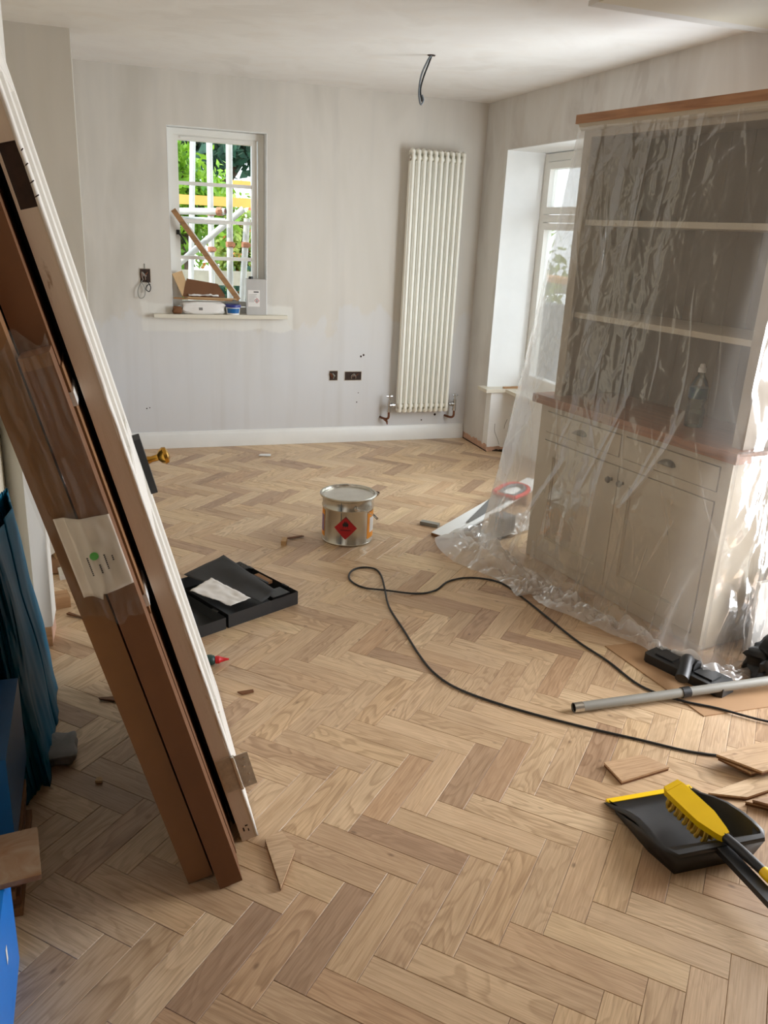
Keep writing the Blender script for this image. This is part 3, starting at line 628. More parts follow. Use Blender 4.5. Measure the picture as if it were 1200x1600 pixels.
for x0, x1 in ((.0535, .5445), (.5755, 1.0665)):
    d_ = B(x0, -.004, .651, x1, .016, .7445, .0015).build('drawer', 'taupe', dr)
    xc = (x0+x1)/2
    m = MB()
    def cup(u, v):
        th = u*math.pi; ph = v*math.pi/2
        return (xc+.038*math.cos(th)*math.cos(ph*.0)*(1-.0*v), -.004-.024*math.sin(ph), .697+.022*math.sin(th)*math.cos(ph)-.008)
    m.grid(cup, 16, 8); h = m.build('cup_handle', 'pewter', d_); solidify(h, .002)
for i, (x0, x1) in enumerate(((.0535, .5575), (.5625, 1.0665))):
    z0, z1, w = .0555, .6075, .07
    m = MB(); frame_xz(m, x0, z0, x1, z1, w, -.004, .018); do = m.bevel(.0015).build('cupboard_door', 'taupe', dr)
    m = MB(); frame_xz(m, x0+w-.004, z0+w-.004, x1-w+.004, z1-w+.004, .009, .003, .013); m.bevel(.002).build('panel_moulding', 'taupe', do)
    B(x0+w, .011, z0+w, x1-w, .017, z1-w).build('door_panel', 'taupe', do)
    kx = x1-.032 if i == 0 else x0+.032
    MB().lathe([(.008, 0), (.006, .012), (.011, .017), (.0155, .024), (.012, .031), (.002, .033)], 18, Matrix.Translation((kx, -.003, .545)) @ Matrix.Rotation(R(90), 4, 'X')).build('knob', 'pewter', do)
B(-.035, -.035, .78, Wd+.035, Dp+.0, .82, .006).build('worktop', 'counter', dr)
HY, HX0, HX1, HZ = .06, .03, 1.115, 1.99
m = MB().box(HX0, HY, .82, HX0+.03, Dp, HZ).box(HX1-.03, HY, .82, HX1, Dp, HZ).box(HX0, HY, HZ-.02, HX1, Dp, HZ)
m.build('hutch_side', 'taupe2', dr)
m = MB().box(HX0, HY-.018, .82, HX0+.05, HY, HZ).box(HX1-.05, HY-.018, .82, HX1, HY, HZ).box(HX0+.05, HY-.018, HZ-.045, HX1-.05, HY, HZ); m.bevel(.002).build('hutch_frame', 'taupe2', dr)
nb = 9
for k in range(nb):
    xa = HX0+.03+(HX1-HX0-.06)*k/nb; xb = HX0+.03+(HX1-HX0-.06)*(k+1)/nb
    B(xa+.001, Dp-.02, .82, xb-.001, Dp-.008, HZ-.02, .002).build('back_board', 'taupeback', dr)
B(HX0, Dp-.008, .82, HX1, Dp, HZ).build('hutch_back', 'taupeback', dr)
for z in (1.2, 1.6): B(HX0+.03, HY+.008, z-.012, HX1-.03, Dp-.02, z+.011, .002).build('shelf', 'taupe', dr)
m = MB().prism([(-.005, 0), (-.018, .006), (-.022, .02), (-.03, .028), (0, .028)], 0, HX1-HX0+.03, Matrix(((0, 0, 1, HX0-.015), (1, 0, 0, HY-.018), (0, 1, 0, HZ-.02), (0, 0, 0, 1)))); m.build('hutch_moulding', 'taupe', dr, fixn=True)
B(HX0-.03, HY-.05, HZ+.008, HX1+.03, Dp, HZ+.044, .006).build('cornice', 'cornice', dr)
# water bottle
wb = thing('water_bottle', 'clear plastic water bottle with blue label standing on the dresser worktop', 'bottle', (2.307, 2.721, .8245), (R(0), 0, .3)); wb.scale = (1.08, 1.08, 1.0)
prof = [(.028, 0), (.034, .004), (.0355, .03), (.034, .034), (.0355, .04), (.034, .05), (.0355, .058), (.0345, .072), (.028, .092), (.0335, .112), (.0345, .118), (.0345, .165), (.033, .17), (.026, .19), (.0165, .207), (.0125, .213), (.0125, .224)]
MB().lathe(prof, 32).build('bottle_body', 'pet', wb)
MB().lathe([(.0352, .12), (.0352, .163)], 32).build('bottle_label', 'bottlelabel' if 'bottlelabel' in M else board('blue_label_print', srgb(20, 40, 92), srgb(40, 92, 92), .4, (30, 30, 26)), wb)
MB().lathe([(.0145, .224), (.0145, .24), (.011, .243), (.0095, .256), (.006, .258)], 20).build('bottle_cap', 'white', wb)
m = MB().lathe([(.0265, .003), (.0335, .03), (.0335, .06), (.027, .075)], 24); m.build('water', glassmat('water', (.86, .92, .9, 1), .8), wb)
# polythene dust sheet: hung from under the cornice, over the worktop, pooling on the floor
ca, sa = math.cos(AR), math.sin(AR)
def cl(x, y, z): return Vector((A3[0]+ca*x-sa*y, A3[1]+sa*x+ca*y, z))
def outline(x0, y0, x1, y1, t, rad=.05):
    # t runs back-left -> front-left -> front-right -> back-right
    seg = [Vector((x0, y1)), Vector((x0, y0)), Vector((x1, y0)), Vector((x1, y1))]
    marks = (0, .22, .78, 1)
    for k in range(3):
        if t <= marks[k+1] or k == 2:
            s = (t-marks[k])/(marks[k+1]-marks[k]); return seg[k].lerp(seg[k+1], s), k, s
def ridge(x, k=6): x = abs(x % 1-.5)*2; return max(0, 1-x*k)**1.4
FH = []
def sheetpt(u, v):
    t = u
    if v < .36:
        s = v/.36; a, k, q = outline(HX0-.02, HY-.038, HX1+.02, .41, t); b, _, _ = outline(-.045, -.045, Wd+.045, .415, t); p = a.lerp(b, s**1.15); z = HZ-.001+(.835-HZ)*s
        n = .05*s
        flare = .0
        if k == 0: flare = .10*s*(1-q*.55)
        if k == 1: flare = .03*s*max(0, 1-q*4)
    elif v < .86:
        s = (v-.36)/.5; a, k, q = outline(-.045, -.045, Wd+.045, .415, t); b, _, _ = outline(-.1, -.085, Wd+.08, .43, t); p = a.lerp(b, s); z = .835+(.02-.835)*s
        n = .05; flare = 0
        if k == 0: flare = (.10+.05*s)*(1-q*.55)
        if k == 1: flare = (.03+.08*s)*max(0, 1-q*4)+.05*s*math.sin(q*math.pi)
        if k == 2: flare = .02+.03*s
    else:
        s = (v-.86)/.14; a, k, q = outline(-.1, -.085, Wd+.08, .43, t); p = a; z = .02; n = .05
        flare = {0: .15*(1-q*.55), 1: .11*max(0, 1-q*4)+.05*math.sin(q*math.pi), 2: .05}[k]
    # outward direction, rounded at the two front corners
    import bisect
    w0 = min(1, max(0, (t-.19)/.06)); w1 = min(1, max(0, (t-.75)/.06))
    ang = math.pi + w0*math.pi/2 + w1*math.pi/2
    nx, ny = math.cos(ang), math.sin(ang)
    zz = z; fold = 0
    low = max(0, min(1, (1.15-zz)/.7)) if v < .86 else 1
    gate = lambda sd: max(0, min(1, (noise.noise((t*5, zz*2.2, sd))+.05)*3.2))
    fold += (.002+.009*low)*noise.noise((t*12, zz*.9, 1))+.0012*noise.noise((t*40, zz*1.6, 4))
    r1 = gate(20)*ridge(t*15+.7*noise.noise((t*5, zz*1.6, 3)), 13); r2 = gate(31)*ridge(t*11+zz*2.2+.4*noise.noise((t*7, zz*2, 6)), 13)
    fold += .0018*r1+.0016*r2
    diag = t*9-zz*1.5; r3 = r4 = 0
    if .25 < t < .8:
        r3 = low*gate(41)*ridge(diag*.55+.25*noise.noise((t*3, zz*1.5, 2)), 7); r4 = low*gate(52)*ridge(diag*.95+.35, 9); fold += .011*r3+.008*r4
    r5 = low*gate(63)*ridge(t*7+.3*noise.noise((t*4, zz*1.5, 7))); fold += .007*r5
    if t > .76:
        w = min(1, (t-.76)/.04); fold += w*(.04*noise.noise((t*14, zz*4, 11))+.02*abs(noise.noise((t*30, zz*6, 5)))+.004*abs(noise.noise((t*75, zz*14, 8))))
    FH.append(min(.34, .16*r1+.14*r2+.22*r3+.18*r4+.12*r5+.05*max(0, noise.noise((t*10, zz*1.2, 17)))))
    d = n*.4+flare+max(-.012, fold)
    if v >= .86:
        pool = (.08+.12*(.5+noise.noise((t*9, 2, 2)))+(.08 if t < .45 else 0))*s*(1-.7*max(0, 1-abs(t-.72)/.12))
        crump = noise.noise((t*22, s*3, 3)); z = .012+.07*(abs(crump)+.6*abs(noise.noise((t*55, s*7, 13))))*math.sin(s*math.pi)**.7+.05*max(0, noise.noise((t*11, s*2, 9)))*math.sin(min(1, s*1.05)*math.pi)
        if .2 < t < .36: z += .07*math.sin(s*math.pi)*math.sin((t-.2)/.16*math.pi)
        z = max(.008, z); d += pool+.02*noise.noise((t*24, s*4, 6))
    q2 = cl(p.x+nx*d, p.y+ny*d, z); q2.x = min(q2.x, XR-.01); return q2
NU, NV = 520, 200
m = MB().grid(sheetpt, NU, NV)
dso = m.build('dust_sheet', 'poly')
# how many gathered layers lie on each other: more where the sheet is bunched on the floor and doubled at the left end
lay = np.zeros(NU*NV, dtype=np.float32)
for j in range(NV):
    for i in range(NU):
        u, v = i/(NU-1), j/(NV-1); a = FH[j*NU+i]
        if v > .8: a += min(1, (v-.8)/.08)*(.26+.34*max(0, noise.noise((u*26, v*14, 2))+.2))
        if u < .24: a += .17*min(1, (.24-u)/.04)
        lay[j*NU+i] = a
at = dso.data.attributes.new('layers', 'FLOAT', 'POINT'); at.data.foreach_set('value', lay)
tag(dso, 'clear crumpled polythene dust sheet draped over the dresser to the floor', 'plastic sheet')

# ------------------------------------------------------------------ leaning stack at the left
LE = R(-14.75)
door = thing('old_door', 'old flaking white panelled door leaning against the left wall', 'door', (.281, 1.755, 0), (0, LE, 0))
Tk = .044; Hd = 1.98; Wo = .76
fm = 'doorwhite'
for y0, y1 in ((.004, .11), (Wo-.11, Wo)): B(0, y0, 0, Tk, y1, Hd, .002).build('stile', fm, door)
for z0, z1 in ((.0, .22), (.86, 1.0), (1.87, Hd)): B(.0005, .11, z0+.0005, Tk-.0005, Wo-.11, z1-.0005, .001).build('rail', fm, door)
B(.001, .34, .22, Tk-.001, .42, 1.87, .001).build('muntin', fm, door)
for z0, z1 in ((.22, .86), (1.0, 1.87)):
    for y0, y1 in ((.11, .34), (.42, Wo-.11)):
        pn = B(.014, y0, z0, .03, y1, z1).build('panel', fm, door)
        m = MB()
        for q in ((y0, z0, y1, z0+.014), (y0, z1-.014, y1, z1), (y0, z0+.014, y0+.014, z1-.014), (y1-.014, z0+.014, y1, z1-.014)): m.box(.03, q[0], q[1], .043, q[2], q[3])
        m.bevel(.004).build('panel_beading', fm, pn)
m = MB()
m.box(.001, 0, 0, Tk-.006, .004, 1.585).box(.001, 0, 1.7, Tk-.006, .004, Hd).box(.001, 0, 1.585, .006, .004, 1.7)
m.build('painted_edge', 'edgetan', door)
def raggededge(u, v):
    z = u*Hd; return (Tk-.0058+v*.007+.0018*noise.noise((z*18, v, 1)), -.0004+.003*v*0, z)
solidify(MB().grid(raggededge, 220, 2).build('paint_drip_edge', 'doorwhite', door), .003, 1)
m = MB().box(.006, .0031, 1.585, Tk-.006, .0042, 1.7); m.build('hinge_mortise', 'darkwood', door)
m = MB()
for k, z in enumerate((1.6, 1.625, 1.655, 1.68)): m.tube([(.034+.002*k % 3, .002, z), (.046, -.003, z+.004)], .0012, 5)
m.build('mortise_nail', 'darkwood', door)
hg = B(.004, -.0022, .165, Tk-.002, -.0002, .268, .0005).build('hinge', 'nickel', door)
MB().tube([(Tk+.001, -.004, .165), (Tk+.001, -.004, .268)], .0058, 12).build('hinge_pin', 'steel', hg)
B(Tk+.005, -.006, .166, Tk+.04, -.004, .267, .0005).build('hinge_leaf', 'nickel', hg)
for k, z in enumerate((.18, .203, .229, .252)):
    MB().lathe([(.0035, 0), (.003, .0018), (.001, .0022)], 10, Matrix.Translation((Tk+.022+.006*(k % 2), -.006, z)) @ Matrix.Rotation(R(90), 4, 'X')).build('screw', 'steel', hg)
    MB().lathe([(.0035, 0), (.003, .0008)], 10, Matrix.Translation((.018+.006*(k % 2), -.0022, z)) @ Matrix.Rotation(R(90), 4, 'X')).build('screw', 'nickel', hg)
ks = .855; ky = .685
kp = MB().prism([(-.028, -.085), (.028, -.085), (.034, -.06), (.034, .06), (.028, .085), (0, .095), (-.028, .085), (-.034, .06), (-.034, -.06)], 0, .02, Matrix(((0, 0, 1, Tk+.0005), (1, 0, 0, ky), (0, 1, 0, ks), (0, 0, 0, 1))))
kp = kp.bevel(.007, 2).build('lock_plate', 'black', door, fixn=True)
MB().lathe([(.012, 0), (.009, .012), (.01, .03), (.02, .038), (.026, .048), (.024, .058), (.012, .064), (.002, .065)], 24, Matrix(((0, 0, 1, Tk+.021), (0, 1, 0, ky), (-1, 0, 0, ks+.01), (0, 0, 0, 1)))).build('door_knob', 'brass', kp)
m = MB()
for dx, dz, w_, h_ in ((.012, .03, .004, .012), (.02, .044, .007, .004), (.024, .026, .003, .009)): m.box(dx, -.0006, dz, dx+w_, .0002, dz+h_)
m.build('chipped_paint', 'darkwood', door)
# dark sheet added for the shade in the gap, then the long cartons
sh = tag(B(0, 0, 0, .008, .62, 1.75).build('black_sheet', 'blackmatte', None, (.268, 1.83, .0), (0, LE, 0)), 'black sheet added for the shade in the gap between the old door and the cartons', 'board')
c2 = thing('long_carton', 'tallest brown carton in the leaning stack, beside the black gap', 'carton', (.198, 1.70, 0), (0, LE, 0))
B(0, 0, 0, .062, .5, 1.86, .003).build('carton_body', 'carddark', c2)
sl = B(.03, -.004, .72, .0655, .3, 1.28, .003).build('cardboard_sleeve', 'card', c2)
for z in (.74, 1.2): B(.028, -.0065, z, .0695, .3, z+.028, .001).build('strap', 'white', sl)
ca2 = thing('flat_carton', 'narrow brown carton at the front of the leaning stack, wrapped in clear film', 'carton', (.203, 1.607, 0), (0, LE, 0))
B(0, 0, 0, .056, .085, 1.325, .002).build('carton_body', 'carddark', ca2)
B(.001, -.0005, 1.3, .055, .0, 1.3245).build('end_flap', 'card', ca2)
cb = thing('tube_carton', 'leftmost long brown tube carton of the leaning stack', 'carton', (.132, 1.645, 0), (0, LE, 0))
MB().box(0, 0, .0, .06, .1, 1.8).bevel(.014, 3).build('carton_body', 'card', cb)
MB().box(.004, .004, -.0, .056, .096, .03).build('dark_end', 'darkwood', cb)
def wrap(u, v):
    x = -.075+u*.136; bul = .012*math.exp(-((x+.008)/.012)**2); zz = .78+v*.58+.03*noise.noise((u*4, v*2, 5))
    return (x, -.012-.006*noise.noise((u*9, v*9, 1))+.045*(x < -.012)*min(1, (-.012-x)/.02), zz)
tag(MB().grid(wrap, 40, 60).build('clear_film', 'film', None, (.203, 1.607, 0), (0, LE, 0)), 'clear wrinkled film wrapped round the two front cartons', 'film')
lab = thing('delivery_label', 'white delivery label with a green dot stuck across the front cartons', 'label', (.203, 1.607, 0), (0, LE, 0))
def labpt(u, v):
    x = -.048+u*.105; z = .845+v*.155+(.012*(1-u) if v > .5 else -.012*(1-u)*(1-v)) - .02*u*(v > .99)*0
    y = -.004 if x > 0 else -.004+.03*min(1, -x/.03)
    return (x, y-.002*noise.noise((u*5, v*4, 2))-.001, z-(1-v)*.018*math.sin(u*3)**2*(u < .35))
solidify(MB().grid(labpt, 24, 18).build('label_sheet', 'label', lab), .0006)
MB().lathe([(.0085, 0), (.0085, .0006)], 20, Matrix.Translation((.003, -.007, .925)) @ Matrix.Rotation(R(90), 4, 'X')).build('green_dot', 'dotgreen', lab)
m = MB()
for x, z0, z1 in ((-.012, .885, .928), (.006, .885, .91), (.02, .89, .925), (.034, .905, .918)):
    n_ = int((z1-z0)/.0042)
    for k in range(n_): m.box(x, -.0072, z0+k*.0042, x+.0028, -.0066, z0+k*.0042+.003)
m.build('label_print', 'ink', lab)
# white skirting length leaning by the jamb
sk = thing('skirting_length', 'white skirting board length leaning by the jamb behind the cartons', 'skirting board', (.035, 2.88, 0))
dv = Vector((-.24, .17, .79)); L = dv.length; zax = dv.normalized(); xax = Vector((.9, .3, .2)); xax = (xax-zax*xax.dot(zax)).normalized(); yax = zax.cross(xax)
mm = Matrix(((xax.x, yax.x, zax.x, 0), (xax.y, yax.y, zax.y, 0), (xax.z, yax.z, zax.z, 0), (0, 0, 0, 1)))
MB().prism([(-.02, -.01), (.02, -.01), (.02, .002), (.012, .006), (.006, .003), (-.002, .008), (-.02, .008)], .012, L, mm).build('moulding', 'white', sk, fixn=True)
MB().prism([(-.02, -.0105), (.02, -.0105), (.02, .002), (-.02, .0075)], L, L+.002, mm).build('raw_end', 'oldwood', sk, fixn=True)

# ------------------------------------------------------------------ left foreground
def bagpt(u, v):
    th = u*2*math.pi; z = v*.66
    wx = .068*(1-.72*v)+.02*noise.noise((math.cos(th)*1.6, math.sin(th)*1.6, z*3)); wy = .34*(1-.1*v)
    k = 1+.2*noise.noise((math.cos(th)*2.5, math.sin(th)*2.5, z*2.5+4))+.16*abs(noise.noise((math.cos(th)*7+z*3, math.sin(th)*7, z*2)))
    return (max(-.078, wx*math.cos(th)*k-.06*v), wy*math.sin(th)*k+.1*v, max(.002, z+.02*noise.noise((th, z, 3))))
rb = thing('rubble_bag', 'tall teal plastic rubble bag standing against the left wall', 'bag', (-.25, 2.42, 0))
solidify(MB().grid(bagpt, 140, 50).build('bag_skin', 'tealbag', rb), .002)
tag(pillow(.045, .07, .02, 5, .35).build('paper_sack', 'print', None, (-.175, 2.27, .02), fixn=True), 'crumpled grey paper sack corner behind the teal bag', 'sack')
cb1 = thing('blue_container', 'bright blue plastic container at the bottom left corner of the photo', 'container', (-.285, 1.36, 0))
MB().box(-.045, -.2, 0, .045, .17, .26).bevel(.03, 4).build('container_body', 'blue', cb1)
B(.0455, .02, .14, .0462, .035, .175).build('white_sticker', 'paper', cb1)
cb2 = thing('blue_container', 'darker blue container just in front of the teal bag', 'container', (-.288, 1.9, .15))
MB().box(-.043, -.2, 0, .043, .16, .24).bevel(.03, 4).build('container_body', 'bluedark', cb2)
st = thing('cardboard_stack', 'low stack of torn brown cardboard under the darker blue container', 'cardboard', (-.27, 1.75, 0))
for k in range(6): B(-.06, -.1+.01*(k % 2), .002+k*.0245, .03-.006*(k % 3), .25, .0245+k*.0245, .003, lin((0, 0, 0), (0, 0, .03*(k % 2)))).build('cardboard_sheet', 'carddark' if k % 2 else 'card', st)
tag(B(-.085, -.05, 0, .07, .1, .012, .002, None).build('stained_board', board('stained_board_mat', srgb(150, 130, 108), srgb(120, 76, 36), .5, (9, 14, 5)), None, (-.305+.06, 1.50, .262), (0, 0, .1)), 'board offcut with orange stain lying on the bright blue container', 'board')

# debris heap behind the jamb
t = thing('cardboard_sheet', 'flattened cardboard sheet on the floor behind the white jamb', 'cardboard', (-.17, 3.95, 0), (0, 0, .1))
B(-.12, -.28, .002, .15, .3, .008, .001).build('sheet', 'card', t); B(-.1, -.1, .0085, .14, .26, .014, .001, lin((0, 0, 0), (R(2), 0, .2))).build('folded_flap', 'cardlight', t)
tag(MB().prism([(-.1, 0), (0, .09), (.06, -.01), (-.05, -.09)], 0, .0015, lin((0, 0, 0), (R(20), R(-12), 0))).build('paper_sheet', 'paper', None, (-.22, 3.93, .06), fixn=True), 'white paper sheet propped in the debris behind the jamb', 'paper')
for k, (x, y, z, L, rz, w, mt, lb) in enumerate(((-.15, 3.74, .016, .14, .35, .022, 'oldwood', 'split timber offcut nearest the front of the debris heap'), (-.11, 3.83, .017, .2, -.15, .02, 'oldwood', 'grey timber stick lying across the debris heap'), (-.2, 3.87, .018, .1, .8, .02, 'cardlight', 'pale broken wood end at the left of the debris heap'), (-.13, 4.3, .012, .22, .25, .03, 'cardlight', 'pale lath at the back of the debris heap'), (-.2, 4.55, .03, .2, .1, .06, 'carddark', 'dark brown carton flap at the far back of the debris heap'))):
    o = MB().box(-L/2, -w/2, 0, L/2, w/2, w*.6).bevel(.002); o = o.build('timber_offcut', mt, None, (x, y, z), (0, 0, rz)); tag(o, lb, 'offcut', 'debris offcuts by the jamb')
t = thing('tape_measure', 'yellow and black tape measure in the debris heap', 'tape measure', (-.14, 4.12, .016), (0, 0, .5))
MB().lathe([(.035, 0), (.04, .006), (.04, .03), (.035, .036)], 20).build('case', 'black', t); MB().lathe([(.041, .012), (.041, .024)], 20).build('yellow_band', 'yellow', t)
tag(pillow(.06, .04, .025, 15, .4).build('wrapper', 'purple', None, (-.22, 4.5, .03), fixn=True), 'crumpled purple wrapper at the back of the debris heap', 'wrapper')
t = thing('skirting_offcut', 'short white moulded skirting offcut lying flat by the debris', 'skirting offcut', (-.155, 3.6, 0), (0, 0, .12))
MB().prism([(-.06, 0), (.06, 0), (.06, .02), (-.02, .02), (-.03, .03), (-.04, .03), (-.047, .022), (-.06, .02)], 0, .1, Matrix(((1, 0, 0, 0), (0, 0, 1, 0), (0, 1, 0, 0), (0, 0, 0, 1)))).build('moulding', 'white', t, fixn=True)
tag(B(-.06, -.03, 0, .02, .04, .05, .002).build('timber_block', 'oldwood', None, (-.19, 3.33, 0), (0, 0, .2)), 'upright timber block on the floor beside the jamb', 'wood block')
# chips and slivers on the floor
def sliver(label, pts, th=.004, mat='carddark', lift=.004):
    c = sum((Vector((x, y, 0)) for x, y in pts), Vector())/len(pts); m = MB().prism([(x-c.x, y-c.y) for x, y in pts], 0, th)
    for v in m.b.verts: v.co.z += abs(v.co.x)*.12
    tag(m.build('wood_sliver', mat, None, (c.x, c.y, 0), fixn=True), label, 'wood sliver')
sliver('curled brown wood sliver near the jamb foot', [(-.18, 3.22), (-.1, 3.165), (-.07, 3.175), (-.08, 3.19), (-.12, 3.185), (-.17, 3.235)], .006)
sliver('dark wood splinter on the floor left of the cartons', [(-.065, 2.55), (-.02, 2.55), (.0, 2.53), (-.01, 2.52), (-.06, 2.54)], .006)
sliver('thin splinter on the floor right of the door', [(.385, 2.475), (.44, 2.478), (.44, 2.465), (.4, 2.458)], .005)
sliver('tiny pale chip on the floor in the shade of the stack', [(-.08, 2.1), (-.06, 2.095), (-.062, 2.115), (-.075, 2.118)], .008, 'cardlight')
sliver('white paint chip by the back skirting', [(1.02, 5.48), (1.1, 5.46), (1.11, 5.5), (1.04, 5.52)], .006, 'white')
sliver('small dark chip on the floor behind the paint tin', [(1.56, 4.52), (1.585, 4.52), (1.575, 4.545)], .012, 'darkwood')
tag(B(-.012, -.03, 0, .012, .03, .022, .002).build('timber_block', 'cardlight', None, (.842, 3.83, 0), (0, 0, -.35)), 'small pale wood block left of the paint tin', 'wood block')
sliver('thin brown splinter between the wood block and the tin', [(.86, 3.88), (.95, 3.905), (.96, 3.89), (.88, 3.87)], .004)
tag(B(-.052, -.018, 0, .052, .018, .02, .002).build('timber_block', 'grey', None, (1.68, 3.93, 0), (0, 0, -.75)), 'grey painted wood offcut in front of the white skirting', 'wood block')
# triangular plank end by the door foot
def plankbit(label, pts, z=0, th=.014, mat='oakA', group=None):
    c = sum((Vector((x, y, 0)) for x, y in pts), Vector())/len(pts); t = thing('plank_offcut', label, 'plank offcut', (c.x, c.y, z), group=group)
    q = [(x-c.x, y-c.y) for x, y in pts]; MB().prism(q, th*.55, th).build('oak_top', 'oakB' if False else mat, t, fixn=True)
    MB().prism([(x*.985, y*.985) for x, y in q], 0, th*.5).build('ply_base', 'carddark', t, fixn=True); MB().prism([(x*.97, y*.97) for x, y in q], th*.5, th*.55).build('tongue_groove', 'darkwood', t, fixn=True)
    return t
plankbit('pointed oak plank offcut on the floor at the foot of the door', [(.337, 1.735), (.342, 1.56), (.404, 1.676), (.385, 1.755)])
plankbit('kite shaped oak plank offcut lying alone above the dustpan', [(1.4, 1.785), (1.4, 1.69), (1.586, 1.712), (1.54, 1.788)])
plankbit('lowest oak offcut of the pile at the right edge', [(1.62, 1.575), (1.72, 1.528), (1.99, 1.56), (2.0, 1.64), (1.8, 1.6)], 0)
plankbit('pale oak offcut second in the pile at the right edge', [(1.755, 1.70), (1.80, 1.605), (2.1, 1.62), (2.1, 1.70)], .0145)
plankbit('topmost pointed oak offcut of the pile at the right edge', [(1.742, 1.695), (1.82, 1.585), (2.05, 1.6), (2.06, 1.72)], .029)
plankbit('oak offcut lying in front of the pile near the dustpan corner', [(1.70, 1.515), (1.78, 1.45), (2.0, 1.44), (2.0, 1.51)], 0)
plankbit('upper oak offcut of the front pair by the dustpan corner', [(1.71, 1.50), (1.80, 1.42), (2.02, 1.42), (2.0, 1.49)], .0145)

# ------------------------------------------------------------------ paint tin
tin = thing('metal_tin', 'round galvanised metal tin with red flammable diamond on the floor', 'tin', (1.178, 3.84, 0), (0, 0, 0))
MB().lathe([(.130, 0), (.133, .004), (.1335, .008), (.131, .012), (.131, .178), (.1345, .183), (.1345, .19), (.131, .196), (.133, .235), (.134, .24)], 48).build('tin_body', 'steel', tin)
MB().lathe([(.139, .235), (.146, .24), (.147, .248), (.142, .252), (.136, .25), (.133, .238), (.128, .232), (.115, .232), (.11, .235), (.02, .2355)], 48).build('lid', 'steel', tin)
MB().lathe([(.104, .2352), (.1045, .2365), (.1, .2366)], 40).build('lid_label', 'paper', tin)
m = MB().lathe([(.1115, .2325), (.1115, .2358), (.1045, .236), (.1045, .2355)], 40); m.build('lid_ring', 'orange', tin)
def curved(name, mat, par, a0, a1, z0, z1, r=.1318, n=10):
    m = MB()
    m.grid(lambda u, v: (r*math.cos(a0+(a1-a0)*u), r*math.sin(a0+(a1-a0)*u), z0+(z1-z0)*v), n, 2); return m.build(name, mat, par)
fr = math.atan2(-3.84, -1.178)   # direction towards the viewer's side of the room
curved('side_label', 'orange', tin, fr-R(82), fr-R(62), .03, .172); 
pl = curved('label_print', 'purple', tin, fr-R(82), fr-R(64), .055, .145, .1321)
sl2 = curved('side_label', 'orange', tin, fr+R(50), fr+R(84), .03, .172)
curved('label_print', 'paper', sl2, fr+R(59), fr+R(84), .06, .14, .1321)
curved('seam', 'greydark', tin, fr-R(15), fr-R(14), .012, .235, .1336, 3)
def curvemap(pts, zc, ac, r): return [(r*math.cos(ac+x/r), r*math.sin(ac+x/r), zc+z) for x, z in pts]
def diamond(name, s, r, mat, par):
    m = MB(); n = 14
    def fn(u, v):
        a, b = (u-.5)*2*s, (v-.5)*2*s; x = (a-b)/math.sqrt(2)*1; z = (a+b)/math.sqrt(2)
        return (r*math.cos(fr-R(4)+x/r), r*math.sin(fr-R(4)+x/r), .1+z)
    m.grid(fn, n, n); return m.build(name, mat, par)
dia = diamond('hazard_diamond', .042, .1345, 'redlabel', tin)
flame = [(-.012, .008), (-.016, .02), (-.01, .034), (-.009, .024), (-.004, .042), (.001, .03), (.006, .04), (.008, .026), (.012, .032), (.015, .018), (.01, .007), (.004, .012), (0, .006), (-.005, .012)]
m = MB(); m._add(curvemap(flame, .1, fr-R(4), .1349), [tuple(range(len(flame)))])
m._add(curvemap([(-.014, .002), (.014, .002), (.014, .0045), (-.014, .0045)], .1, fr-R(4), .1349), [(0, 1, 2, 3)])
rr_ = random.Random(4)
for k in range(11):
    x = -.026+k*.0048
    m._add(curvemap([(x, -.012), (x+.0034, -.012), (x+.0034, -.012+.004+.002*rr_.random()), (x, -.0065)], .1, fr-R(4), .1349), [(0, 1, 2, 3)])
m.build('flame_symbol', 'ink', dia)
ea = fr+R(18)
for a in (ea, ea+math.pi):
    MB().lathe([(.012, 0), (.012, .004), (.005, .008)], 14, Matrix.Translation((.134*math.cos(a), .134*math.sin(a), .205)) @ Matrix.Rotation(a, 4, 'Z') @ Matrix.Rotation(R(90), 4, 'Y')).build('handle_lug', 'steel', tin)
hp = []
pa = Vector((math.cos(ea), math.sin(ea), 0)); pb = Vector((-math.sin(ea), math.cos(ea), 0))
for k in range(25):
    w = math.pi*k/24; q = pa*(.145*math.cos(w)); dn = .1*math.sin(w); hp.append(q+pb*(.152*math.sin(w)**.6)+Vector((0, 0, .205-dn)))
MB().tube(hp, .0022, 6).build('wire_handle', 'steel', tin)
MB().tube(hp[10:15], .006, 10).build('handle_grip', 'black', tin)
MB().tube([(.142*math.cos(fr+R(100)), .142*math.sin(fr+R(100)), .228), (.155*math.cos(fr+R(100)), .155*math.sin(fr+R(100)), .242)], .009, 8).build('ring_clasp', 'steel', tin)
# ------------------------------------------------------------------ tool case
case = thing('tool_case', 'open black plastic tool case lying on the floor right of the door', 'tool case', (.425, 2.965, 0), (0, 0, R(26)))
def tray(x0, x1, y0, y1, h):
    m = MB().box(x0, y0, 0, x1, y1, h).bevel(.014, 2); bm = m.b
    top = [f for f in bm.faces if f.normal.z > .95 and f.calc_area() > .01]
    r_ = bmesh.ops.inset_region(bm, faces=top, thickness=.012, depth=0); bmesh.ops.translate(bm, verts=list({v for f in top for v in f.verts}), vec=(0, 0, -(h-.012))); return m
cr = tray(.006, .36, 0, .42, .058).build('case_base', 'black', case)
cl_ = tray(-.3, -.006, 0, .42, .05).build('case_lid', 'black', case)
for y in (.06, .34): MB().tube([(0, y, .045), (0, y+.04, .045)], .008, 8).build('case_hinge', 'black', case)
for y in (.07, .32): B(.356, y, .02, .366, y+.04, .056, .002).build('latch', 'black', cr)
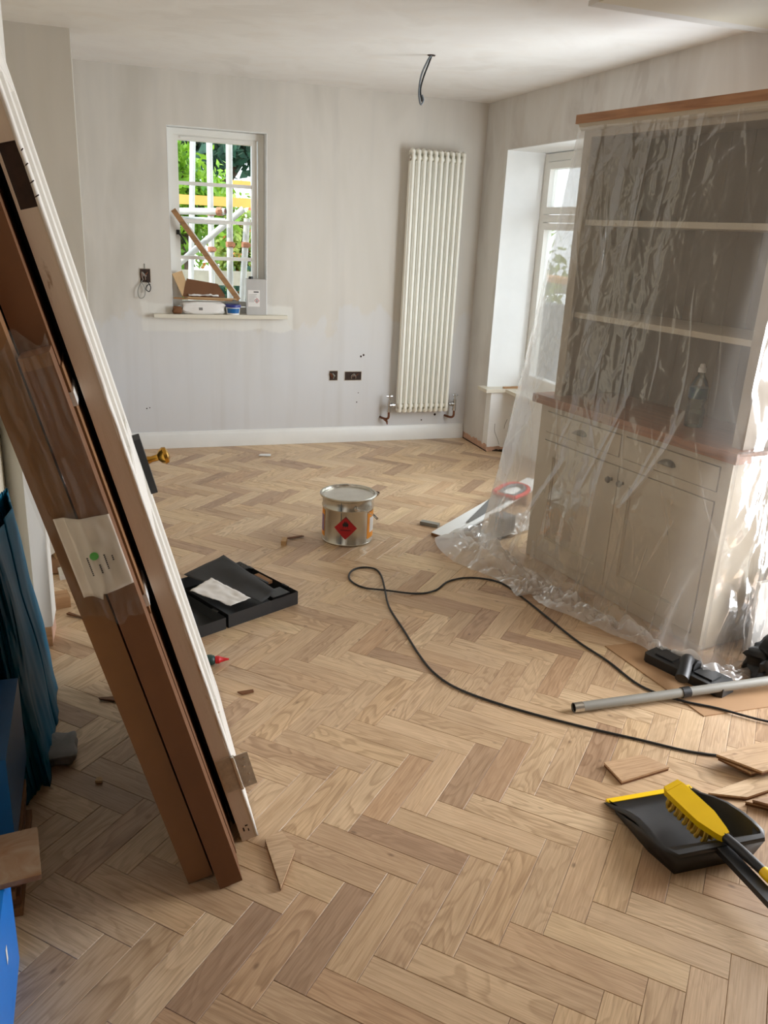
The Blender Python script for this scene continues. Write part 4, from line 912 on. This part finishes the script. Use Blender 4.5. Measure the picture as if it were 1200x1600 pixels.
B(.31, .15, .05, .318, .27, .06, .002).build('handle_bar', 'black', cr); B(.322, .16, .045, .346, .26, .0585, .003).build('handle_gap', 'card', cr)
B(.25, .03, .03, .34, .1, .05, .004).build('compartment', 'black', cr)
def shp(u, v):
    a = Vector((.58, 3.04)).lerp(Vector((.655, 3.125)), v*0+u); 
    p00, p10, p11, p01 = Vector((.30, 3.385)), Vector((.575, 3.04)), Vector((.655, 3.13)), Vector((.49, 3.50))
    p = (p00.lerp(p10, u)).lerp(p01.lerp(p11, u), v); return (p.x, p.y, .068+.018*noise.noise((u*2.5, v*2, 1))+.03*(1-u)*v)
tag(solidify(MB().grid(shp, 24, 16).build('black_sheet', simple('black_felt', srgb(44, 43, 43), .75, var=.15, scale=12)), .0015), 'black flexible sheet draped over the open tool case', 'sheet')
def shp2(u, v):
    p00, p10, p11, p01 = Vector((.303, 3.16)), Vector((.443, 2.984)), Vector((.532, 3.036)), Vector((.404, 3.276))
    p = (p00.lerp(p10, u)).lerp(p01.lerp(p11, u), v); return (p.x, p.y, .089+.007*noise.noise((u*5, v*4, 3))+.004*abs(noise.noise((u*9, v*3, 5))))
tag(solidify(MB().grid(shp2, 26, 16).build('white_cloth', 'paper'), .001), 'white creased paper lying on the black sheet of the tool case', 'paper')
m = MB().grid(lambda u, v: (.5+u*.1, 3.36+v*.09, .07+.02*abs(noise.noise((u*5, v*5, 8)))+.012*u), 14, 12)
tag(m.build('plastic_wrap', 'film'), 'clear plastic scrap poking out behind the black sheet', 'plastic wrap')
gb = thing('glue_bottle', 'green bottle with red nozzle lying behind the door foot', 'bottle', (.275, 2.7, .02), (0, R(90), R(-8)))
MB().lathe([(.018, -.05), (.02, -.046), (.02, .05), (.016, .062), (.01, .066)], 20).build('bottle_body', 'green', gb)
MB().lathe([(.0145, .066), (.0145, .08), (.011, .084), (.007, .098), (.003, .115)], 16).build('nozzle', 'red', gb)
# ------------------------------------------------------------------ skirting plank, saw
sp = thing('white_skirting', 'white moulded skirting plank sloping up from the floor with a saw on it', 'skirting board', (1.662, 3.734, .0), (0, R(-5.6), R(32.5)))
MB().prism([(-.06, 0), (.06, 0), (.06, .017), (-.018, .017), (-.024, .013), (-.03, .017), (-.04, .018), (-.05, .012), (-.06, .01)], 0, 1.02, Matrix(((0, 0, 1, 0), (1, 0, 0, 0), (0, 1, 0, .001), (0, 0, 0, 1)))).build('moulded_plank', 'white', sp, fixn=True)
MB().prism([(-.055, .001), (.058, .001), (.058, .015), (-.055, .011)], 0, .002, Matrix(((0, 0, 1, -.0021), (1, 0, 0, 0), (0, 1, 0, .001), (0, 0, 0, 1)))).build('raw_end', 'card', sp, fixn=True)
tag(B(-.06, -.06, 0, .06, .06, .078, .003).build('timber_block', 'oldwood', None, (2.40, 4.205, 0), (0, 0, .57)), 'timber block propping the far end of the white skirting plank', 'wood block')
sw_ = thing('hand_saw', 'hand saw with grey blade and red handle lying on the white skirting', 'saw', (1.662, 3.734, .0), (0, R(-5.6), R(32.5)))
MB().prism([(.215, -.02), (.225, -.034), (.70, -.05), (.70, .075), (.64, .07)], .0215, .0227).build('blade', 'sawsteel', sw_, fixn=True)
MB().lathe([(.003, 0), (.003, .0005)], 8, Matrix.Translation((.232, -.024, .0227))).build('blade_hole', 'ink', sw_)
ring_o = [(.66, -.06), (.76, -.075), (.84, -.05), (.87, .02), (.83, .085), (.72, .095), (.66, .07)]
rp = catmull([(x, y, .027) for x, y in ring_o]+[(ring_o[0][0], ring_o[0][1], .027)], 5)
MB().tube(rp, .0125, 8).build('handle', 'red', sw_)
gp = catmull([(x*.84+.124, y*.62, .030) for x, y in ring_o]+[(ring_o[0][0]*.84+.124, ring_o[0][1]*.62, .030)], 5)
MB().tube(gp, .0085, 8).build('grip_lining', 'greydark', sw_)
gbx = thing('grey_tool_box', 'small grey box with a black wheel standing under the dust sheet', 'tool', (2.0, 3.71, 0), (0, 0, .5))
B(-.045, -.05, .012, .06, .05, .115, .008).build('box_body', 'greydark', gbx)
for y in (-.03, .03): MB().tube([(-.058, y-.012, .02), (-.058, y+.012, .02)], .02, 14).build('wheel', 'black', gbx)
# ------------------------------------------------------------------ cable, hardboard, vacuum
cab = [(2.02,1.62),(1.9,1.67),(1.818,1.714),(1.707,1.775),(1.593,1.869),(1.432,1.998),(1.271,2.147),(1.146,2.297),(1.099,2.423),(1.093,2.571),(1.106,2.784),(1.118,2.994),(1.161,3.188),(1.193,3.328),(1.187,3.407),(1.132,3.435),(1.076,3.408),(1.04,3.339),(1.041,3.272),(1.076,3.207),(1.147,3.148),(1.281,3.097),(1.379,3.11),(1.475,3.189),(1.582,3.21),(1.677,3.166),(1.722,3.089),(1.737,2.93),(1.745,2.771),(1.756,2.531),(1.786,2.348),(1.8,2.162),(1.873,2.037),(1.972,1.957),(2.089,1.841),(2.3,1.7)]
cab = cab[2:]
zz = lambda x, y: .0048+(.004 if x > 1.84 and y < 2.2 else 0)+(.008 if abs(x-1.15) < .03 and abs(y-3.16) < .05 else 0)
tag(MB().tube(catmull([(x, y, zz(x, y)) for x, y in cab], 6), .0043, 8).build('power_cable', 'rubber'), 'long black power cable looping across the oak floor', 'cable')
hb = [(1.848, 2.464), (1.899, 1.935), (2.2, 1.925), (2.68, 1.9), (2.68, 2.24), (2.24, 2.26), (2.17, 2.33), (2.12, 2.45)]
tag(MB().prism(hb, .0003, .0036).build('hardboard_sheet', 'hardboard', fixn=True), 'brown hardboard sheet on the floor under the vacuum head', 'board')
vh = thing('vacuum_floor_tool', 'black vacuum cleaner floor head lying in front of the dresser', 'vacuum head', (2.03, 2.185, .004), (0, 0, R(-71)))
MB().prism([(-.165, -.045), (-.15, -.056), (.15, -.056), (.165, -.045), (.165, .03), (.14, .056), (-.14, .056), (-.165, .03)], 0, .034).bevel(.006, 2).build('head_body', 'black', vh)
for x in (-.095, .07): B(x-.035, -.03, .0345, x+.04, .03, .04, .003).build('cover_plate', 'black', vh)
MB().tube(catmull([(.0, .0, .036), (.0, -.02, .066), (.01, -.05, .076), (.03, -.09, .062), (.045, -.125, .045)]), [.03]*3+[.024]*(4*6+1-3), 14).build('neck', 'black', vh)
MB().tube([(-.03, .0, .046), (.03, .0, .046)], .026, 14).build('swivel', 'black', vh)
vt = thing('vacuum_tube', 'grey vacuum extension tube lying across the floor at the right', 'vacuum tube', (1.469, 2.075, .0182))
e = Vector((1.05, -.078, .035))
MB().tube([(0, 0, 0), e*.5, e], .0165, 20, cap=False).build('pipe', 'grey', vt); MB().tube([(.002, 0, 0), e*.06], .0142, 16, cap=False).build('bore', 'ink', vt)
MB().tube([e*-.002, e*.03], .0171, 20, cap=False).build('metal_end', 'steel', vt); MB().tube([e*.395, e*.425], .0195, 20).build('collar', 'black', vt)
vb = thing('black_bag', 'crumpled black bag standing at the right edge behind the vacuum tube', 'bag', (2.4, 2.105, .07))
pillow(.16, .055, .068, 21, .55, 44).build('bag_body', 'black', vb, fixn=True)
pillow(.07, .04, .05, 23, .5, 26).build('bag_neck', 'black', vb, (-.05, -.02, .08), fixn=True)
wbd = thing('white_board', 'white edged board leaning upright at the end of the dresser', 'board', (2.385, 2.262, .004), (R(-3), 0, R(8)))
B(0, 0, 0, .3, .02, .3, .001).build('board_face', 'white', wbd)
# ------------------------------------------------------------------ dustpan and brush
dp = thing('dustpan', 'black dustpan with yellow lip edge on the floor at lower right', 'dustpan', (1.445, 1.475, .001), (0, 0, R(-2)))
secs = [(.148, .138, .138, .003, .006), (.10, .137, .134, .022, .004), (.05, .138, .13, .046, .004), (.0, .142, .127, .064, .004), (-.05, .146, .126, .072, .004), (-.09, .148, .125, .074, .006), (-.125, .145, .118, .075, .012)]
v = []; f = []
for (y, wt, wb_, h, zf) in secs:
    v += [(-wt-.012, y, max(.002, h-.006)), (-wt-.004, y, h), (-wt+.002, y, h), (-wb_, y, zf+.004), (-wb_+.012, y, zf), (wb_-.012, y, zf), (wb_, y, zf+.004), (wt-.002, y, h), (wt+.004, y, h), (wt+.012, y, max(.002, h-.006))]
ns = len(secs)
for i in range(ns-1):
    for k in range(9): f.append((i*10+k, i*10+k+1, (i+1)*10+k+1, (i+1)*10+k))
L0 = (ns-1)*10; b0 = len(v)
v += [(-.132, -.142, .078), (.132, -.142, .078), (-.13, -.155, .078), (.13, -.155, .078), (-.13, -.158, .07), (.13, -.158, .07)]
f += [(L0+3, L0+4, L0+5, L0+6, L0+7, b0+1, b0, L0+2), (L0+2, b0, b0+2, L0+1), (L0+7, L0+8, b0+3, b0+1), (b0, b0+1, b0+3, b0+2), (b0+2, b0+3, b0+5, b0+4), (L0+1, b0+2, b0+4, L0), (L0+8, L0+9, b0+5, b0+3)]
pan = MB()._add(v, f).build('pan_body', 'black', dp, fixn=False); solidify(pan, .0025, -1)
# skirt: the deep outer walls seen from the handle side
m = MB()._add([(-.147, .1, .016), (-.154, -.05, .068), (-.13, -.158, .07), (.13, -.158, .07), (.154, -.05, .068), (.147, .1, .016), (-.138, .1, 0), (-.136, -.05, 0), (-.118, -.138, 0), (.118, -.138, 0), (.136, -.05, 0), (.138, .1, 0)], [(0, 6, 7, 1), (1, 7, 8, 2), (2, 8, 9, 3), (3, 9, 10, 4), (4, 10, 11, 5)])
solidify(m.build('pan_wall', 'black', dp), .002, 0)
m = MB().box(-.141, .139, .0, .141, .156, .0105).bevel(.002); m.build('lip_strip', 'yellow', dp)
MB().box(-.018, -.42, .062, .018, -.15, .078).bevel(.006, 2).build('pan_handle', 'black', dp)
bh = thing('hand_brush', 'yellow hand brush with black handle lying across the dustpan', 'brush', (1.447, 1.43, .0995), (R(3), R(-16), R(4)))
MB().prism([(-.025, .1), (-.029, .085), (-.029, -.03), (-.017, -.085), (-.012, -.1), (.012, -.1), (.017, -.085), (.029, -.03), (.029, .085), (.025, .1)], -.012, .012).bevel(.004, 2).build('brush_head', 'yellow', bh)
MB().box(-.024, .088, -.02, .024, .104, .013).bevel(.004, 2).build('head_tip', 'yellow', bh)
m = MB(); rb_ = random.Random(2)
for i in range(9):
    for j in range(4):
        x, y = -.015+j*.01, .085-i*.017; m.tube([(x, y, -.012), (x*1.2-.004, y+rb_.uniform(-.004, .004)+.004, -.042), (x*1.25-.006+rb_.uniform(-.003, .003), y+rb_.uniform(-.006, .006)+.01, -.058)], [.0055, .0062, .007], 6)
o = m.build('bristles', 'bristle', bh); o['kind'] = 'stuff'
MB().tube([(0, -.095, 0), (0, -.15, .004), (0, -.222, .004)], [.012, .013, .0125], 12).build('brush_handle', 'black', bh)
MB().tube([(0, -.222, .004), (0, -.235, .004), (0, -.255, .004), (0, -.262, .004)], [.0135, .0145, .0145, .011], 12).build('handle_end', 'yellow', bh)
# tiny extras on the floor by the tin: pale dust is in the boards' own wear, left out
bpy.context.view_layer.update()
